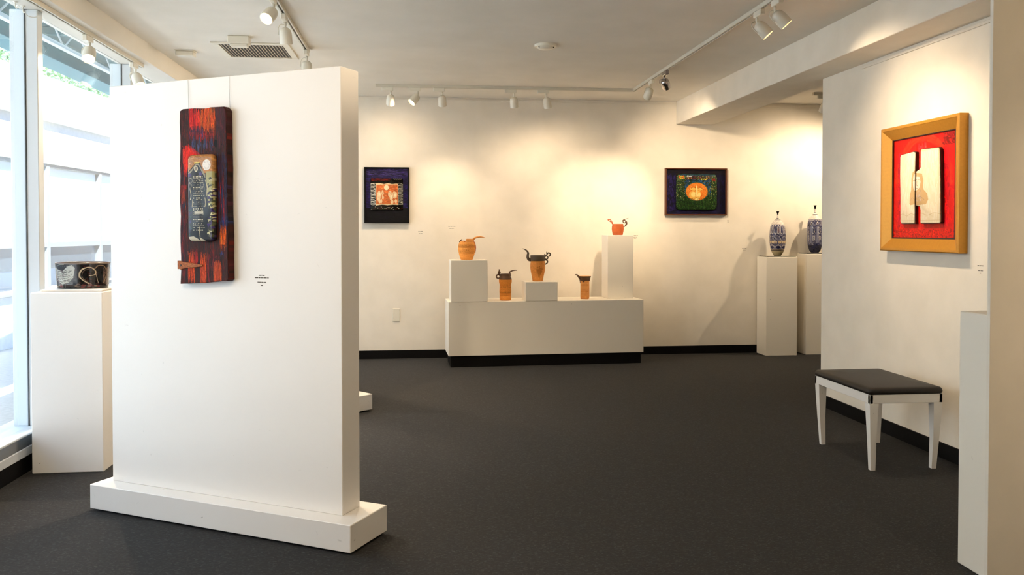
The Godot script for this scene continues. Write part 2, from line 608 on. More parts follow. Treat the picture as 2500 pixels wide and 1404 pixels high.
# ------------------------------------------------------------------ lane and building outside
func outside():
	var teal := mat(Color(0.10, 0.47, 0.53), 0.6)
	var truss := mat(Color(0.78, 0.82, 0.84), 0.5)
	var stucco := mat(Color(0.90, 0.90, 0.89), 0.85)
	stucco.albedo_texture = noise_tex(0.05, Color(0.93, 0.93, 0.93), Color(1, 1, 1), 256, 4, 8)
	stucco.uv1_triplanar = true
	stucco.uv1_scale = Vector3.ONE * 0.7
	var frame := mat(Color(0.42, 0.44, 0.46), 0.5)
	var blind := mat(Color(0.86, 0.90, 0.92), 0.9)
	var inner := mat(Color(0.28, 0.36, 0.47), 0.8)
	var shelf := mat(Color(0.45, 0.54, 0.63), 0.8)
	var paving := mat(Color(0.74, 0.73, 0.71), 0.9)
	paving.albedo_texture = noise_tex(0.06, Color(0.86, 0.86, 0.86), Color(1, 1, 1), 256, 4, 18)
	paving.uv1_triplanar = true
	struct("pavement", span_st(Vector3(-2.62, -0.25, 8), Vector3(-8.5, -0.12, -24), 0.001), paving, "pale pavement of the lane outside the window")
	# canopy with open-web joist
	var c := thing("canopy", "teal steel canopy with white open-web joist outside the shop window", "canopy", Vector3(-2.60, 0, -5))
	part("deck", span_st(Vector3(0, 3.58, 8), Vector3(-1.42, 3.66, -9), 0.004), teal, c)
	part("edge_beam", span_st(Vector3(-1.28, 3.33, 8), Vector3(-1.42, 3.62, -9), 0.006), teal, c)
	part("edge_flange", span_st(Vector3(-1.20, 3.31, 8), Vector3(-1.48, 3.33, -9), 0.003), teal, c)
	part("joist_chord", span_st(Vector3(-0.76, 3.25, 8), Vector3(-0.82, 3.285, -9), 0.003), truss, c)
	part("joist_chord", span_st(Vector3(-0.76, 3.50, 8), Vector3(-0.82, 3.535, -9), 0.003), truss, c)
	var web := tube_st([Vector3(0, 3.27, 0.16), Vector3(0, 3.51, -0.16)], [0.009], 6)
	var web2 := tube_st([Vector3(0, 3.27, 0.16), Vector3(0, 3.51, 0.48)], [0.009], 6)
	var z := 4.0
	while z > -8.8:
		for w in [web, web2]:
			part("joist_web", w, truss, c).position = Vector3(-0.79, 0, z)
		z -= 0.64
	for zz in [2.0, -1.0, -4.0, -7.0]:
		part("cross_rib", span_st(Vector3(0, 3.50, zz), Vector3(-1.2, 3.58, zz - 0.06), 0.003), teal, c)
	# building across the lane
	var b := thing("office_building", "sunlit white building with gridded windows across the lane", "building", Vector3(-6.5, -0.12, 0), deg_to_rad(85.84))
	part("lower_wall", span_st(Vector3(-4, 0, 0), Vector3(24, 0.76, -0.3), 0.004), stucco, b)
	part("upper_wall", span_st(Vector3(-4, 2.64, 0), Vector3(24, 3.92, -0.3), 0.004), stucco, b)
	part("ledge", span_st(Vector3(-4, 3.27, 0), Vector3(24, 3.37, 0.07), 0.008), stucco, b)
	part("sill", span_st(Vector3(-4, 0.72, 0), Vector3(24, 0.77, 0.06), 0.006), frame, b)
	part("back_room", span_st(Vector3(-4, 0, -0.9), Vector3(24, 3.9, -1.0), 0.002), inner, b)
	part("counter", span_st(Vector3(-4, 0.4, -0.5), Vector3(24, 1.02, -0.9), 0.01), shelf, b)
	part("roof", span_st(Vector3(-4, 3.85, 0), Vector3(24, 3.95, -1.4), 0.004), stucco, b)
	var s := -4.0 + 1.63
	var pane_glass := mat(Color(0.60, 0.70, 0.78, 0.07), 0.02)
	pane_glass.transparency = BaseMaterial3D.TRANSPARENCY_ALPHA
	while s < 22.5:
		var f := new_st()
		add_box(f, Vector3(s, 1.70, -0.07), Vector3(0.09, 1.88, 0.10), 0.004)
		add_box(f, Vector3(s + 0.875, 2.62, -0.07), Vector3(1.75, 0.05, 0.09), 0.004)
		add_box(f, Vector3(s + 0.875, 1.42, -0.07), Vector3(1.75, 0.08, 0.09), 0.004)
		var win := part("window_frame", f, frame, b)
		part("blind_pane", span_st(Vector3(s + 0.05, 1.46, -0.09), Vector3(s + 1.70, 2.60, -0.10), 0.001), blind, win)
		part("pane", span_st(Vector3(s + 0.05, 0.77, -0.09), Vector3(s + 1.70, 1.38, -0.096), 0.001), pane_glass, win)
		s += 1.75
	# climbing hedge on top of the wall
	rng.seed = 5
	var leaf := new_st()
	for t in [[Vector3(0, 0, 0), Vector3(0.035, 0.02, 0.008), Vector3(0.075, 0, 0)], [Vector3(0, 0, 0), Vector3(0.075, 0, 0), Vector3(0.035, -0.02, 0.008)]]:
		for v in t:
			leaf.add_vertex(v)
	leaf.generate_normals()
	var green := mat(Color(1, 1, 1), 0.55)
	green.vertex_color_use_as_albedo = true
	green.backlight_enabled = true
	green.backlight = Color(0.3, 0.4, 0.15)
	var lm: ArrayMesh = leaf.commit()
	lm.surface_set_material(0, green)
	var mm := MultiMesh.new()
	mm.transform_format = MultiMesh.TRANSFORM_3D
	mm.use_colors = true
	mm.mesh = lm
	mm.instance_count = 16000
	for i in 16000:
		var along := rng.randf_range(2.0, 23.0)
		var hgt := 0.42 + 0.10 * sin(along * 2.3) + 0.06 * sin(along * 7.1)
		var p := Vector3(along, 3.90 + pow(rng.randf(), 1.3) * hgt, rng.randf_range(-0.6, -0.06))
		var bs := Basis.from_euler(Vector3(rng.randf() * TAU, rng.randf() * TAU, rng.randf() * TAU)).scaled(Vector3.ONE * rng.randf_range(0.6, 1.25))
		mm.set_instance_transform(i, Transform3D(bs, p))
		var g := rng.randf_range(0.5, 1.2)
		mm.set_instance_color(i, Color(0.20 * g, 0.36 * g, 0.16 * g))
	var hedge := MultiMeshInstance3D.new()
	hedge.name = "hedge"
	hedge.multimesh = mm
	add_child(hedge)
	hedge.position = Vector3(-6.5, -0.12, 0)
	hedge.rotation.y = deg_to_rad(85.84)
	tag(hedge, "leafy green hedge along the top of the white building", "hedge", "", "stuff")

# ------------------------------------------------------------------ track lighting
func track(a: Vector3, b: Vector3, label: String):
	var d := (b - a)
	var t := thing("light_track", label, "light track", a, atan2(-d.z, d.x), "ceiling light tracks")
	var l := d.length()
	part("rail", span_st(Vector3(0, -0.03, -0.018), Vector3(l, 0, -0.006), 0.001), M.track, t)
	part("rail", span_st(Vector3(0, -0.03, 0.006), Vector3(l, 0, 0.018), 0.001), M.track, t)
	part("groove", span_st(Vector3(0.01, -0.018, -0.006), Vector3(l - 0.01, 0, 0.006), 0.0005), M.groove, t)
	part("end_cap", span_st(Vector3(-0.012, -0.031, -0.019), Vector3(0.0, 0, 0.019), 0.001), M.track, t)
	part("end_cap", span_st(Vector3(l, -0.031, -0.019), Vector3(l + 0.012, 0, 0.019), 0.001), M.track, t)

func spot(at: Vector3, along: Vector3, aim: Vector3, energy: float, angle: float, label: String, shell: StandardMaterial3D = null, blend := 1.0):
	if shell == null:
		shell = M.lampwhite
	var t := thing("track_spotlight", label, "spotlight", at, atan2(-along.z, along.x), "track spotlights")
	part("adapter", box_st(Vector3(-0.035, -0.021, 0), Vector3(0.125, 0.042, 0.036), 0.005), shell, t)
	var pivot := Vector3(0, -0.082, 0)
	part("stem", tube_st([Vector3(0, -0.04, 0), Vector3(0, -0.06, 0), pivot], [0.010, 0.010, 0.007], 10), shell, t)
	var dir: Vector3 = t.basis.inverse() * ((aim - (at + Vector3(0, -0.13, 0))).normalized())
	# bullet housing, built along -Y and turned to the aim
	var y := -dir
	var x := y.cross(Vector3.FORWARD if absf(y.z) < 0.9 else Vector3.RIGHT).normalized()
	var bs := Basis(x, y, x.cross(y))
	var hold := Node3D.new()
	var prof := [[0.0005, 0.036], [0.016, 0.034], [0.030, 0.026], [0.040, 0.012], [0.0435, -0.006], [0.045, -0.03], [0.045, -0.082, 1], [0.042, -0.084, 1], [0.0405, -0.07, 1], [0.0405, -0.05]]
	prof.reverse()
	var h := part("housing", lathe(prof, 28), shell, t)
	h.transform = Transform3D(bs, pivot + dir * 0.032)
	var arm := part("bracket", tube_st(smooth_path([Vector3(0, 0.05, 0.0), Vector3(0, 0.055, 0.03), Vector3(0, 0.03, 0.05), Vector3(0, -0.02, 0.051)], 4), [0.0035], 8), shell, h)
	part("bulb", lathe([[0.0005, -0.066], [0.040, -0.064, 1], [0.040, -0.058], [0.0005, -0.057]], 24), M.lens, h)
	hold.free()
	var l := SpotLight3D.new()
	l.name = "beam"
	t.add_child(l)
	l.light_color = Color(1.0, 0.893, 0.75)
	l.light_energy = energy
	l.spot_angle = angle
	l.spot_angle_attenuation = blend
	l.spot_range = 14.0
	l.spot_attenuation = 2.0
	l.light_size = 0.028
	l.shadow_enabled = true
	l.transform = Transform3D(Basis.looking_at(dir, Vector3.UP if absf(dir.y) < 0.95 else Vector3.RIGHT), pivot + dir * (0.032 + 0.098))
	return t

func lighting():
	var h := CEIL
	track(Vector3(-0.44, h, -9.1), Vector3(2.36, h, -9.1), "white ceiling light track running along the back wall")
	track(Vector3(2.38, h, -9.1), Vector3(2.38, h, 1.5), "long white ceiling light track beside the boxed beam")
	track(Vector3(-0.95, h, -7.42), Vector3(-0.95, h, 1.5), "white ceiling light track above the freestanding board")
	track(Vector3(-2.33, 2.92, -7.42), Vector3(-2.33, 2.92, 1.5), "white light track under the bulkhead at the shop window")
	track(Vector3(4.48, h, -9.1), Vector3(5.8, h, -9.1), "short light track in the alcove above the blue vases")
	var y := h - 0.03
	var ax := Vector3(1, 0, 0)
	var az := Vector3(0, 0, -1)
	spot(Vector3(-0.29, y, -9.1), ax, Vector3(-0.36, 1.75, -9.9), 0.6, 72, "white spotlight above the purple painting, at the end of the back track")
	spot(Vector3(0.0, y, -9.1), ax, Vector3(-1.3, 1.3, -8.4), 5.0, 70, "white spotlight on the back track whose glowing lens faces sideways")
	spot(Vector3(0.26, y, -9.1), ax, Vector3(0.36, 1.35, -9.9), 1.4, 36, "white spotlight above the barrel-shaped pot on the back track")
	spot(Vector3(1.04, y, -9.1), ax, Vector3(1.25, 1.0, -9.75), 0.5, 75, "white spotlight above the tall spouted pitcher on the back track")
	spot(Vector3(1.40, y, -9.1), ax, Vector3(1.85, 1.0, -9.75), 0.9, 75, "white spotlight above the square pitcher on the back track")
	spot(Vector3(2.38, y, -8.42), az, Vector3(2.2, 1.6, -9.85), 3.9, 30, "white spotlight nearest the corner of the long side track")
	spot(Vector3(2.38, y, -7.93), az, Vector3(3.35, 1.95, -9.9), 4.2, 34, "chrome spotlight on the long side track", M.chrome)
	spot(Vector3(2.38, y, -5.70), az, Vector3(3.42, 1.7, -5.35), 1.6, 56, "white spotlight on the side track aimed at the red painting, farther one")
	spot(Vector3(2.38, y, -5.40), az, Vector3(3.42, 1.7, -5.1), 2.0, 38, "white spotlight on the side track aimed at the red painting, nearer one")
	spot(Vector3(-0.95, y, -5.72), az, Vector3(-1.75, 1.2, -4.0), 5.6, 55, "dazzling white spotlight above the freestanding board, lens facing the camera")
	spot(Vector3(-0.95, y, -6.20), az, Vector3(-0.9, 0.6, -6.9), 5.0, 55, "white spotlight pointing down just behind the dazzling one")
	spot(Vector3(-0.95, y, -7.38), az, Vector3(-1.0, 0.6, -7.6), 5.4, 55, "white spotlight at the far end of the track over the board")
	spot(Vector3(-2.33, 2.89, -6.30), az, Vector3(-2.0, 1.0, -4.9), 3.9, 50, "white spotlight at the window above the patterned bowl")
	spot(Vector3(-2.33, 2.89, -7.27), az, Vector3(-1.5, 0.9, -6.6), 3.0, 50, "white spotlight at the end of the window track")
	# alcove pair on the vases
	spot(Vector3(4.62, y, -9.1), ax, Vector3(4.5, 1.6, -9.9), 0.6, 65, "spotlight half hidden by the wall edge in the alcove")
	spot(Vector3(5.45, y, -9.1), ax, Vector3(4.45, 1.6, -9.8), 3.7, 60, "spotlight farther along the alcove track")
	# lamps nearer the camera on the same tracks
	spot(Vector3(-2.33, 2.89, -2.3), az, Vector3(-1.0, 1.2, -4.3), 0.5, 50, "spotlight on the window track aimed at the painted plank")
	spot(Vector3(-0.95, y, -1.6), az, Vector3(-0.8, 0.8, -4.2), 3.1, 55, "spotlight on the track over the board aimed at the painted plank")
	spot(Vector3(2.38, y, -3.4), az, Vector3(-0.32, 2.75, -4.1), 8.5, 18, "spotlight on the long side track grazing the board end")
	spot(Vector3(2.38, y, -0.6), az, Vector3(2.9, 1.4, -3.25), 0.5, 60, "spotlight on the long side track near the camera")
	spot(Vector3(2.38, y, -2.4), az, Vector3(3.3, 1.2, -2.0), 2.8, 65, "spotlight on the long side track beside the projecting wall end")
	spot(Vector3(-0.95, y, -0.2), az, Vector3(0.4, 0.0, -2.2), 3.0, 65, "spotlight on the board track nearest the camera")

# ------------------------------------------------------------------ ceiling fittings
func fittings():
	var v := thing("ceiling_vent", "square white ceiling vent with dark louvres", "vent", Vector3(-1.40, CEIL, -7.53))
	var fr := new_st()
	for b in [[Vector3(0, -0.006, -0.29), Vector3(0.64, 0.012, 0.05)], [Vector3(0, -0.006, 0.29), Vector3(0.64, 0.012, 0.05)], [Vector3(-0.292, -0.006, 0), Vector3(0.056, 0.012, 0.53)], [Vector3(0.292, -0.006, 0), Vector3(0.056, 0.012, 0.53)]]:
		add_box(fr, b[0], b[1], 0.003)
	part("frame", fr, M.lampwhite, v)
	part("duct", span_st(Vector3(-0.265, -0.003, -0.266), Vector3(0.265, 0, 0.266), 0.0002), M.groove, v)
	var slat := box_st(Vector3.ZERO, Vector3(0.0042, 0.006, 0.53), 0.001)
	for i in 20:
		part("slat", slat, M.lampwhite, v).position = Vector3(-0.25 + 0.0263 * i, -0.006, 0)
	var d := thing("smoke_detector", "round white smoke detector on the ceiling", "smoke detector", Vector3(1.075, CEIL, -7.03))
	var dp := [[0.0005, -0.042], [0.045, -0.040], [0.062, -0.034], [0.076, -0.022, 1], [0.092, -0.020, 1], [0.094, -0.004], [0.094, 0]]
	part("body", lathe(dp, 40), M.lampwhite, d)
	for a in [0.5, 2.6]:
		part("test_light", lathe([[0.0005, -0.006], [0.005, -0.004], [0.006, 0.002]], 10), M.groove, d).position = Vector3(cos(a) * 0.07, -0.026, sin(a) * 0.07)
	var s := thing("ceiling_sensor", "small white sensor box on the ceiling near the bulkhead", "sensor", Vector3(-2.02, CEIL, -7.62))
	part("base", span_st(Vector3(-0.08, -0.008, -0.06), Vector3(0.08, 0, 0.06), 0.002), M.lampwhite, s)
	part("cover", span_st(Vector3(-0.075, -0.05, -0.055), Vector3(0.075, -0.008, 0.055), 0.006), M.lampwhite, s)
	var e := thing("emergency_light_box", "white box fixed to the ceiling beside the vent", "ceiling box", Vector3(-1.44, CEIL, -7.02))
	part("body", span_st(Vector3(-0.085, -0.062, -0.05), Vector3(0.085, 0, 0.05), 0.006), M.lampwhite, e)
	part("lens_cover", span_st(Vector3(-0.07, -0.085, -0.035), Vector3(0.07, -0.06, 0.04), 0.012), M.lampwhite, e)
	for i in 2:
		var hk := thing("ceiling_hook", ["white plastic hook under the bulkhead, nearer the camera", "white plastic hook under the bulkhead holding a thin cable"][i], "hook", Vector3(-2.47, 2.92, -5.50 - 0.10 * i), 0, "bulkhead hooks")
		part("plate", lathe([[0.0005, -0.006], [0.012, -0.005], [0.014, 0]], 14), M.lampwhite, hk)
		part("hook_arm", tube_st(smooth_path([Vector3(0, -0.004, 0), Vector3(0, -0.03, 0), Vector3(0.004, -0.042, 0), Vector3(0.012, -0.038, 0), Vector3(0.013, -0.028, 0)], 4), [0.003], 8), M.lampwhite, hk)
	var cb := part("cable", tube_st(smooth_path([Vector3(-2.462, 2.88, -5.60), Vector3(-2.445, 2.86, -5.62), Vector3(-2.425, 2.862, -5.645), Vector3(-2.414, 2.87, -5.665)], 5), [0.0025], 6), M.wire, self)
	tag(cb, "thin white cable looping from the hook to the window post", "cable")
	var p := thing("wall_plate", "blank white wall plate low on the back wall", "wall plate", Vector3(-0.26, 0.514, BACK))
	part("plate", loft_st(round_pts(-0.042, -0.075, 0.042, 0.075, 0.006), [[0, 0], [0, 0.006], [0.003, 0.009]]), M.lampwhite, p)
	for yy in [-0.05, 0.05]:
		part("screw", loft_st(round_pts(-0.004, yy - 0.004, 0.004, yy + 0.004, 0.0039), [[0, 0.008], [0.0008, 0.0102]]), M.lampwhite, p)

# small printed caption applied straight on a wall: rows of [width, height above foot]
func caption(at: Vector3, turn: float, label: String, rows: Array):
	var t := thing("wall_caption", label, "wall label", at, turn, "printed wall captions")
	rng.seed = int(at.x * 1000.0) + 99
	for r in rows:
		var st := new_st()
		var x: float = -r[0] / 2.0
		while x < r[0] / 2.0 - 0.002:
			var w := minf(rng.randf_range(0.008, 0.026), r[0] / 2.0 - x)
			add_box(st, Vector3(x + w / 2.0, r[1], 0.0006), Vector3(w, r[2], 0.0008), 0.0001)
			x += w + 0.004
		part("text_line", st, M.print, t)

# ------------------------------------------------------------------ freestanding boards
const BOARD_AT := Vector3(-0.957, 0, -4.43)
const BOARD_TURN := -29.0

func board(at: Vector3, turn: float, label: String):
	var t := thing("display_board", label, "display board", at, deg_to_rad(turn), "freestanding display boards")
	part("skid", span_st(Vector3(-0.78, 0, -0.13), Vector3(0.78, 0.014, 0.13), 0.002), M.black, t)
	part("plinth_base", box_st(Vector3(0, 0.077, 0), Vector3(1.65, 0.130, 0.322), 0.003), M.white, t)
	part("upright", span_st(Vector3(-0.767, 0.142, -0.087), Vector3(0.716, 2.282, 0.063), 0.003), M.white, t)
	return t

func boards():
	board(BOARD_AT, BOARD_TURN, "large white freestanding board carrying the painted plank")
	# the other one stands behind; only the end of its base shows
	var long := Vector3(0.66, 0, 0.751).normalized()
	var wide := Vector3(-0.751, 0, 0.66).normalized()
	var c := Vector3(-0.383, 0, -7.05) - long * 0.825 + wide * 0.161
	board(c, rad_to_deg(atan2(-long.z, long.x)), "white freestanding board hidden behind the large one, its base end showing")

# place a thing given in the board's own frame
func on_board(v: Vector3) -> Vector3:
	return BOARD_AT + Basis(Vector3.UP, deg_to_rad(BOARD_TURN)) * v

func plank_picture() -> Image:
	rng.seed = 101
	var im := blank(384, 1080, Color(0.22, 0.10, 0.08))
	var reds := [Color(0.37, 0.10, 0.07), Color(0.24, 0.10, 0.09), Color(0.17, 0.11, 0.11), Color(0.28, 0.08, 0.06), Color(0.15, 0.10, 0.09)]
	strokes(im, 0, 0, 1, 1, 2600, 0.05, PI / 2, 0.12, 4, reds)
	# upper shapes
	strokes(im, 0.22, 0.0, 0.44, 0.10, 260, 0.05, PI / 2, 0.2, 5, [Color(0.80, 0.12, 0.09), Color(0.70, 0.10, 0.10), Color(0.85, 0.2, 0.1)])
	ell(im, 0.60, 0.06, 0.16, 0.062, Color(0.78, 0.28, 0.08))
	strokes(im, 0.46, 0.0, 0.75, 0.115, 240, 0.04, PI / 2, 0.3, 4, [Color(0.84, 0.34, 0.10), Color(0.72, 0.24, 0.08), Color(0.62, 0.30, 0.09)])
	strokes(im, 0.78, 0.0, 0.98, 0.2, 120, 0.05, PI / 2, 0.2, 5, [Color(0.30, 0.10, 0.12), Color(0.22, 0.12, 0.14)])
	strokes(im, 0.20, 0.105, 0.50, 0.135, 80, 0.05, 0.25, 0.15, 5, [Color(0.22, 0.14, 0.24), Color(0.28, 0.12, 0.20)])
	strokes(im, 0.22, 0.135, 0.74, 0.16, 90, 0.04, 0.2, 0.2, 5, [Color(0.58, 0.12, 0.11), Color(0.5, 0.10, 0.12)])
	for x in [0.31, 0.43, 0.55, 0.68]:
		poly(im, [[x - 0.05, 0.20], [x, 0.155], [x + 0.05, 0.20], [x, 0.225]], Color(0.22, 0.22, 0.32))
		strokes(im, x - 0.04, 0.175, x + 0.04, 0.218, 20, 0.02, PI / 2, 0.3, 4, [Color(0.24, 0.27, 0.40), Color(0.18, 0.20, 0.30)])
	# red wedge
	poly(im, [[0.08, 0.22], [0.20, 0.20], [0.56, 0.29], [0.50, 0.305], [0.26, 0.32], [0.14, 0.37], [0.08, 0.36]], Color(0.84, 0.13, 0.07))
	for i in 160:
		var x := rng.randf_range(0.09, 0.5)
		var y0 := 0.215 + maxf(0.0, x - 0.2) * 0.24
		var y1 := 0.36 - maxf(0.0, x - 0.1) * 0.13
		var y := rng.randf_range(y0, maxf(y0, y1 - 0.02))
		line(im, [[x, y], [x + 0.01, minf(y + 0.03, y1)]], 4, jit([Color(0.88, 0.15, 0.07), Color(0.95, 0.20, 0.10), Color(0.70, 0.10, 0.08)][rng.randi() % 3], 0.15))
	curve(im, [[0.12, 0.41], [0.22, 0.34], [0.40, 0.315], [0.56, 0.325]], 20, Color(0.20, 0.10, 0.12))
	# side bands
	strokes(im, 0.80, 0.25, 0.98, 0.75, 240, 0.06, PI / 2, 0.08, 5, [Color(0.18, 0.15, 0.24), Color(0.24, 0.11, 0.14), Color(0.16, 0.18, 0.30)])
	line(im, [[0.90, 0.37], [0.92, 0.60], [0.93, 0.72]], 5, Color(0.66, 0.13, 0.10), 0.25)
	line(im, [[0.85, 0.43], [0.86, 0.56]], 5, Color(0.58, 0.12, 0.11), 0.25)
	strokes(im, 0.02, 0.30, 0.12, 0.95, 150, 0.06, PI / 2, 0.08, 5, [Color(0.34, 0.09, 0.10), Color(0.44, 0.11, 0.10), Color(0.20, 0.12, 0.16)])
	strokes(im, 0.03, 0.435, 0.15, 0.45, 40, 0.03, 0, 0.2, 5, [Color(0.62, 0.15, 0.11)])
	strokes(im, 0.05, 0.45, 0.13, 0.52, 60, 0.04, PI / 2, 0.1, 5, [Color(0.58, 0.22, 0.13), Color(0.48, 0.17, 0.12)])
	strokes(im, 0.0, 0.53, 0.16, 0.56, 60, 0.03, 0, 0.3, 6, [Color(0.16, 0.17, 0.24)])
	# orange bars of the lower part
	for r in [[0.84, 0.66, 0.95, 0.77, Color(0.80, 0.34, 0.10)], [0.18, 0.80, 0.31, 0.97, Color(0.76, 0.26, 0.11)], [0.43, 0.81, 0.55, 1.0, Color(0.78, 0.28, 0.11)], [0.70, 0.87, 0.86, 0.97, Color(0.68, 0.26, 0.12)], [0.33, 0.79, 0.37, 0.87, Color(0.55, 0.11, 0.11)]]:
		strokes(im, r[0], r[1], r[2], r[3], 170, 0.04, PI / 2, 0.15, 5, [r[4], Color(r[4].r * 0.8, r[4].g * 0.75, r[4].b), Color(minf(1, r[4].r * 1.1), r[4].g * 1.15, r[4].b)])
	ell(im, 0.78, 0.875, 0.08, 0.014, Color(0.70, 0.27, 0.12))
	curve(im, [[0.62, 0.99], [0.58, 0.90], [0.62, 0.83], [0.72, 0.80]], 8, Color(0.50, 0.10, 0.11))
	curve(im, [[0.66, 0.90], [0.72, 0.845], [0.84, 0.845], [0.92, 0.90]], 8, Color(0.40, 0.12, 0.14))
	strokes(im, 0.85, 0.60, 0.98, 0.65, 40, 0.03, 0.2, 0.6, 6, [Color(0.16, 0.22, 0.40), Color(0.2, 0.2, 0.3)])
	ell(im, 0.87, 0.82, 0.035, 0.011, Color(0.18, 0.26, 0.50))
	blend_edges(im, 5)
	bristles(im, 16000, 34, 0.30)
	# vertical wood grain and cracks
	for i in 260:
		var x := rng.randf()
		var y := rng.randf()
		line(im, [[x, y], [x + rng.randf_range(-0.01, 0.01), y + rng.randf_range(0.02, 0.12)]], 1.0, Color(0.10, 0.06, 0.07))
	ell(im, 0.765, 0.205, 0.035, 0.022, Color(0.03, 0.02, 0.02))
	ell(im, 0.085, 0.222, 0.012, 0.006, Color(0.03, 0.02, 0.02))
	ell(im, 0.88, 0.212, 0.01, 0.004, Color(0.05, 0.03, 0.03))
	return im

func tablet_picture() -> Image:
	rng.seed = 102
	var im := blank(288, 720, Color(0.10, 0.11, 0.12))
	var cream := Color(0.83, 0.79, 0.66)
	# ochre sky with moon
	rec(im, 0, 0, 1, 0.22, Color(0.66, 0.45, 0.24))
	strokes(im, 0, 0, 1, 0.2, 200, 0.05, 0.4, 0.6, 6, [Color(0.70, 0.48, 0.25), Color(0.60, 0.42, 0.24), Color(0.72, 0.52, 0.36)])
	rec(im, 0.72, 0.2, 1, 0.62, Color(0.64, 0.62, 0.42))
	ell(im, 0.75, 0.125, 0.15, 0.063, Color(0.90, 0.88, 0.84))
	for i in 50:
		var a := rng.randf() * TAU
		line(im, [[0.75 + cos(a) * 0.08, 0.125 + sin(a) * 0.032], [0.75 + cos(a) * 0.13, 0.125 + sin(a) * 0.055]], 1, Color(0.70, 0.68, 0.66))
	# cloaked figure
	poly(im, [[0.0, 0.22], [0.34, 0.10], [0.50, 0.10], [0.66, 0.22], [0.74, 0.30], [0.80, 0.62], [0.84, 1.0], [0.0, 1.0]], Color(0.10, 0.11, 0.13))
	for k in 7:
		curve(im, [[0.0, 0.23 + k * 0.004], [0.20, 0.17 + k * 0.003], [0.34, 0.115 + k * 0.002], [0.46, 0.12 + k * 0.002], [0.56, 0.17 + k * 0.004], [0.70, 0.24 + k * 0.006]], 2, cream if k % 2 == 0 else Color(0.3, 0.28, 0.26))
	ell(im, 0.35, 0.165, 0.07, 0.034, cream)
	ell(im, 0.35, 0.165, 0.045, 0.024, Color(0.5, 0.47, 0.42))
	rec(im, 0.29, 0.088, 0.48, 0.105, Color(0.86, 0.78, 0.40))
	# patterned dress: rows of dots, dashes and arcs
	for r in 26:
		var y := 0.25 + r * 0.0245
		var kind := r % 5
		var x := 0.24
		while x < 0.62:
			if rng.randf() < 0.85:
				match kind:
					0: rec(im, x, y, x + 0.03, y + 0.014, cream)
					1: ell(im, x + 0.01, y, 0.013, 0.005, cream)
					2: line(im, [[x, y], [x + 0.02, y + 0.012]], 3, cream)
					3: ell(im, x + 0.01, y, 0.010, 0.004, cream)
					_: rec(im, x, y, x + 0.05, y + 0.006, cream)
			x += [0.055, 0.05, 0.06, 0.04, 0.075][kind]
	for c in [[0.14, 0.30], [0.46, 0.27], [0.12, 0.36], [0.58, 0.35], [0.60, 0.40]]:
		for i in 12:
			var a := i * TAU / 12
			ell(im, c[0] + cos(a) * 0.07, c[1] + sin(a) * 0.026, 0.009, 0.004, cream)
	rec(im, 0.28, 0.655, 0.62, 0.685, Color(0.72, 0.69, 0.60))
	for pts in [[[0.70, 0.30], [0.76, 0.38], [0.74, 0.48]], [[0.12, 0.40], [0.16, 0.47], [0.13, 0.52]], [[0.68, 0.50], [0.70, 0.56], [0.68, 0.60]], [[0.22, 0.52], [0.20, 0.60]], [[0.45, 0.82], [0.48, 0.92], [0.50, 1.0]]]:
		curve(im, pts, 6, Color(0.74, 0.68, 0.54))
	# mottled right strip
	for i in 120:
		ell(im, rng.randf_range(0.80, 1.0), rng.randf_range(0.28, 1.0), rng.randf_range(0.02, 0.07), rng.randf_range(0.006, 0.02), jit([Color(0.16, 0.14, 0.13), Color(0.78, 0.75, 0.58), Color(0.22, 0.16, 0.34), Color(0.35, 0.36, 0.26)][rng.randi() % 4], 0.2))
	for i in 80:
		ell(im, rng.randf_range(0.0, 0.16), rng.randf_range(0.55, 1.0), rng.randf_range(0.02, 0.06), rng.randf_range(0.006, 0.018), jit([Color(0.14, 0.13, 0.26), Color(0.10, 0.25, 0.20), Color(0.12, 0.12, 0.14)][rng.randi() % 3], 0.2))
	poly(im, [[0.0, 0.95], [0.25, 0.94], [0.42, 0.97], [0.50, 1.0], [0.0, 1.0]], Color(0.74, 0.70, 0.60))
	poly(im, [[0.50, 1.0], [0.50, 0.955], [0.62, 0.975], [0.70, 1.0]], Color(0.74, 0.70, 0.60))
	ell(im, 0.10, 0.235, 0.08, 0.02, Color(0.22, 0.15, 0.38))
	ell(im, 0.52, 0.225, 0.06, 0.02, Color(0.24, 0.18, 0.40))
	return im

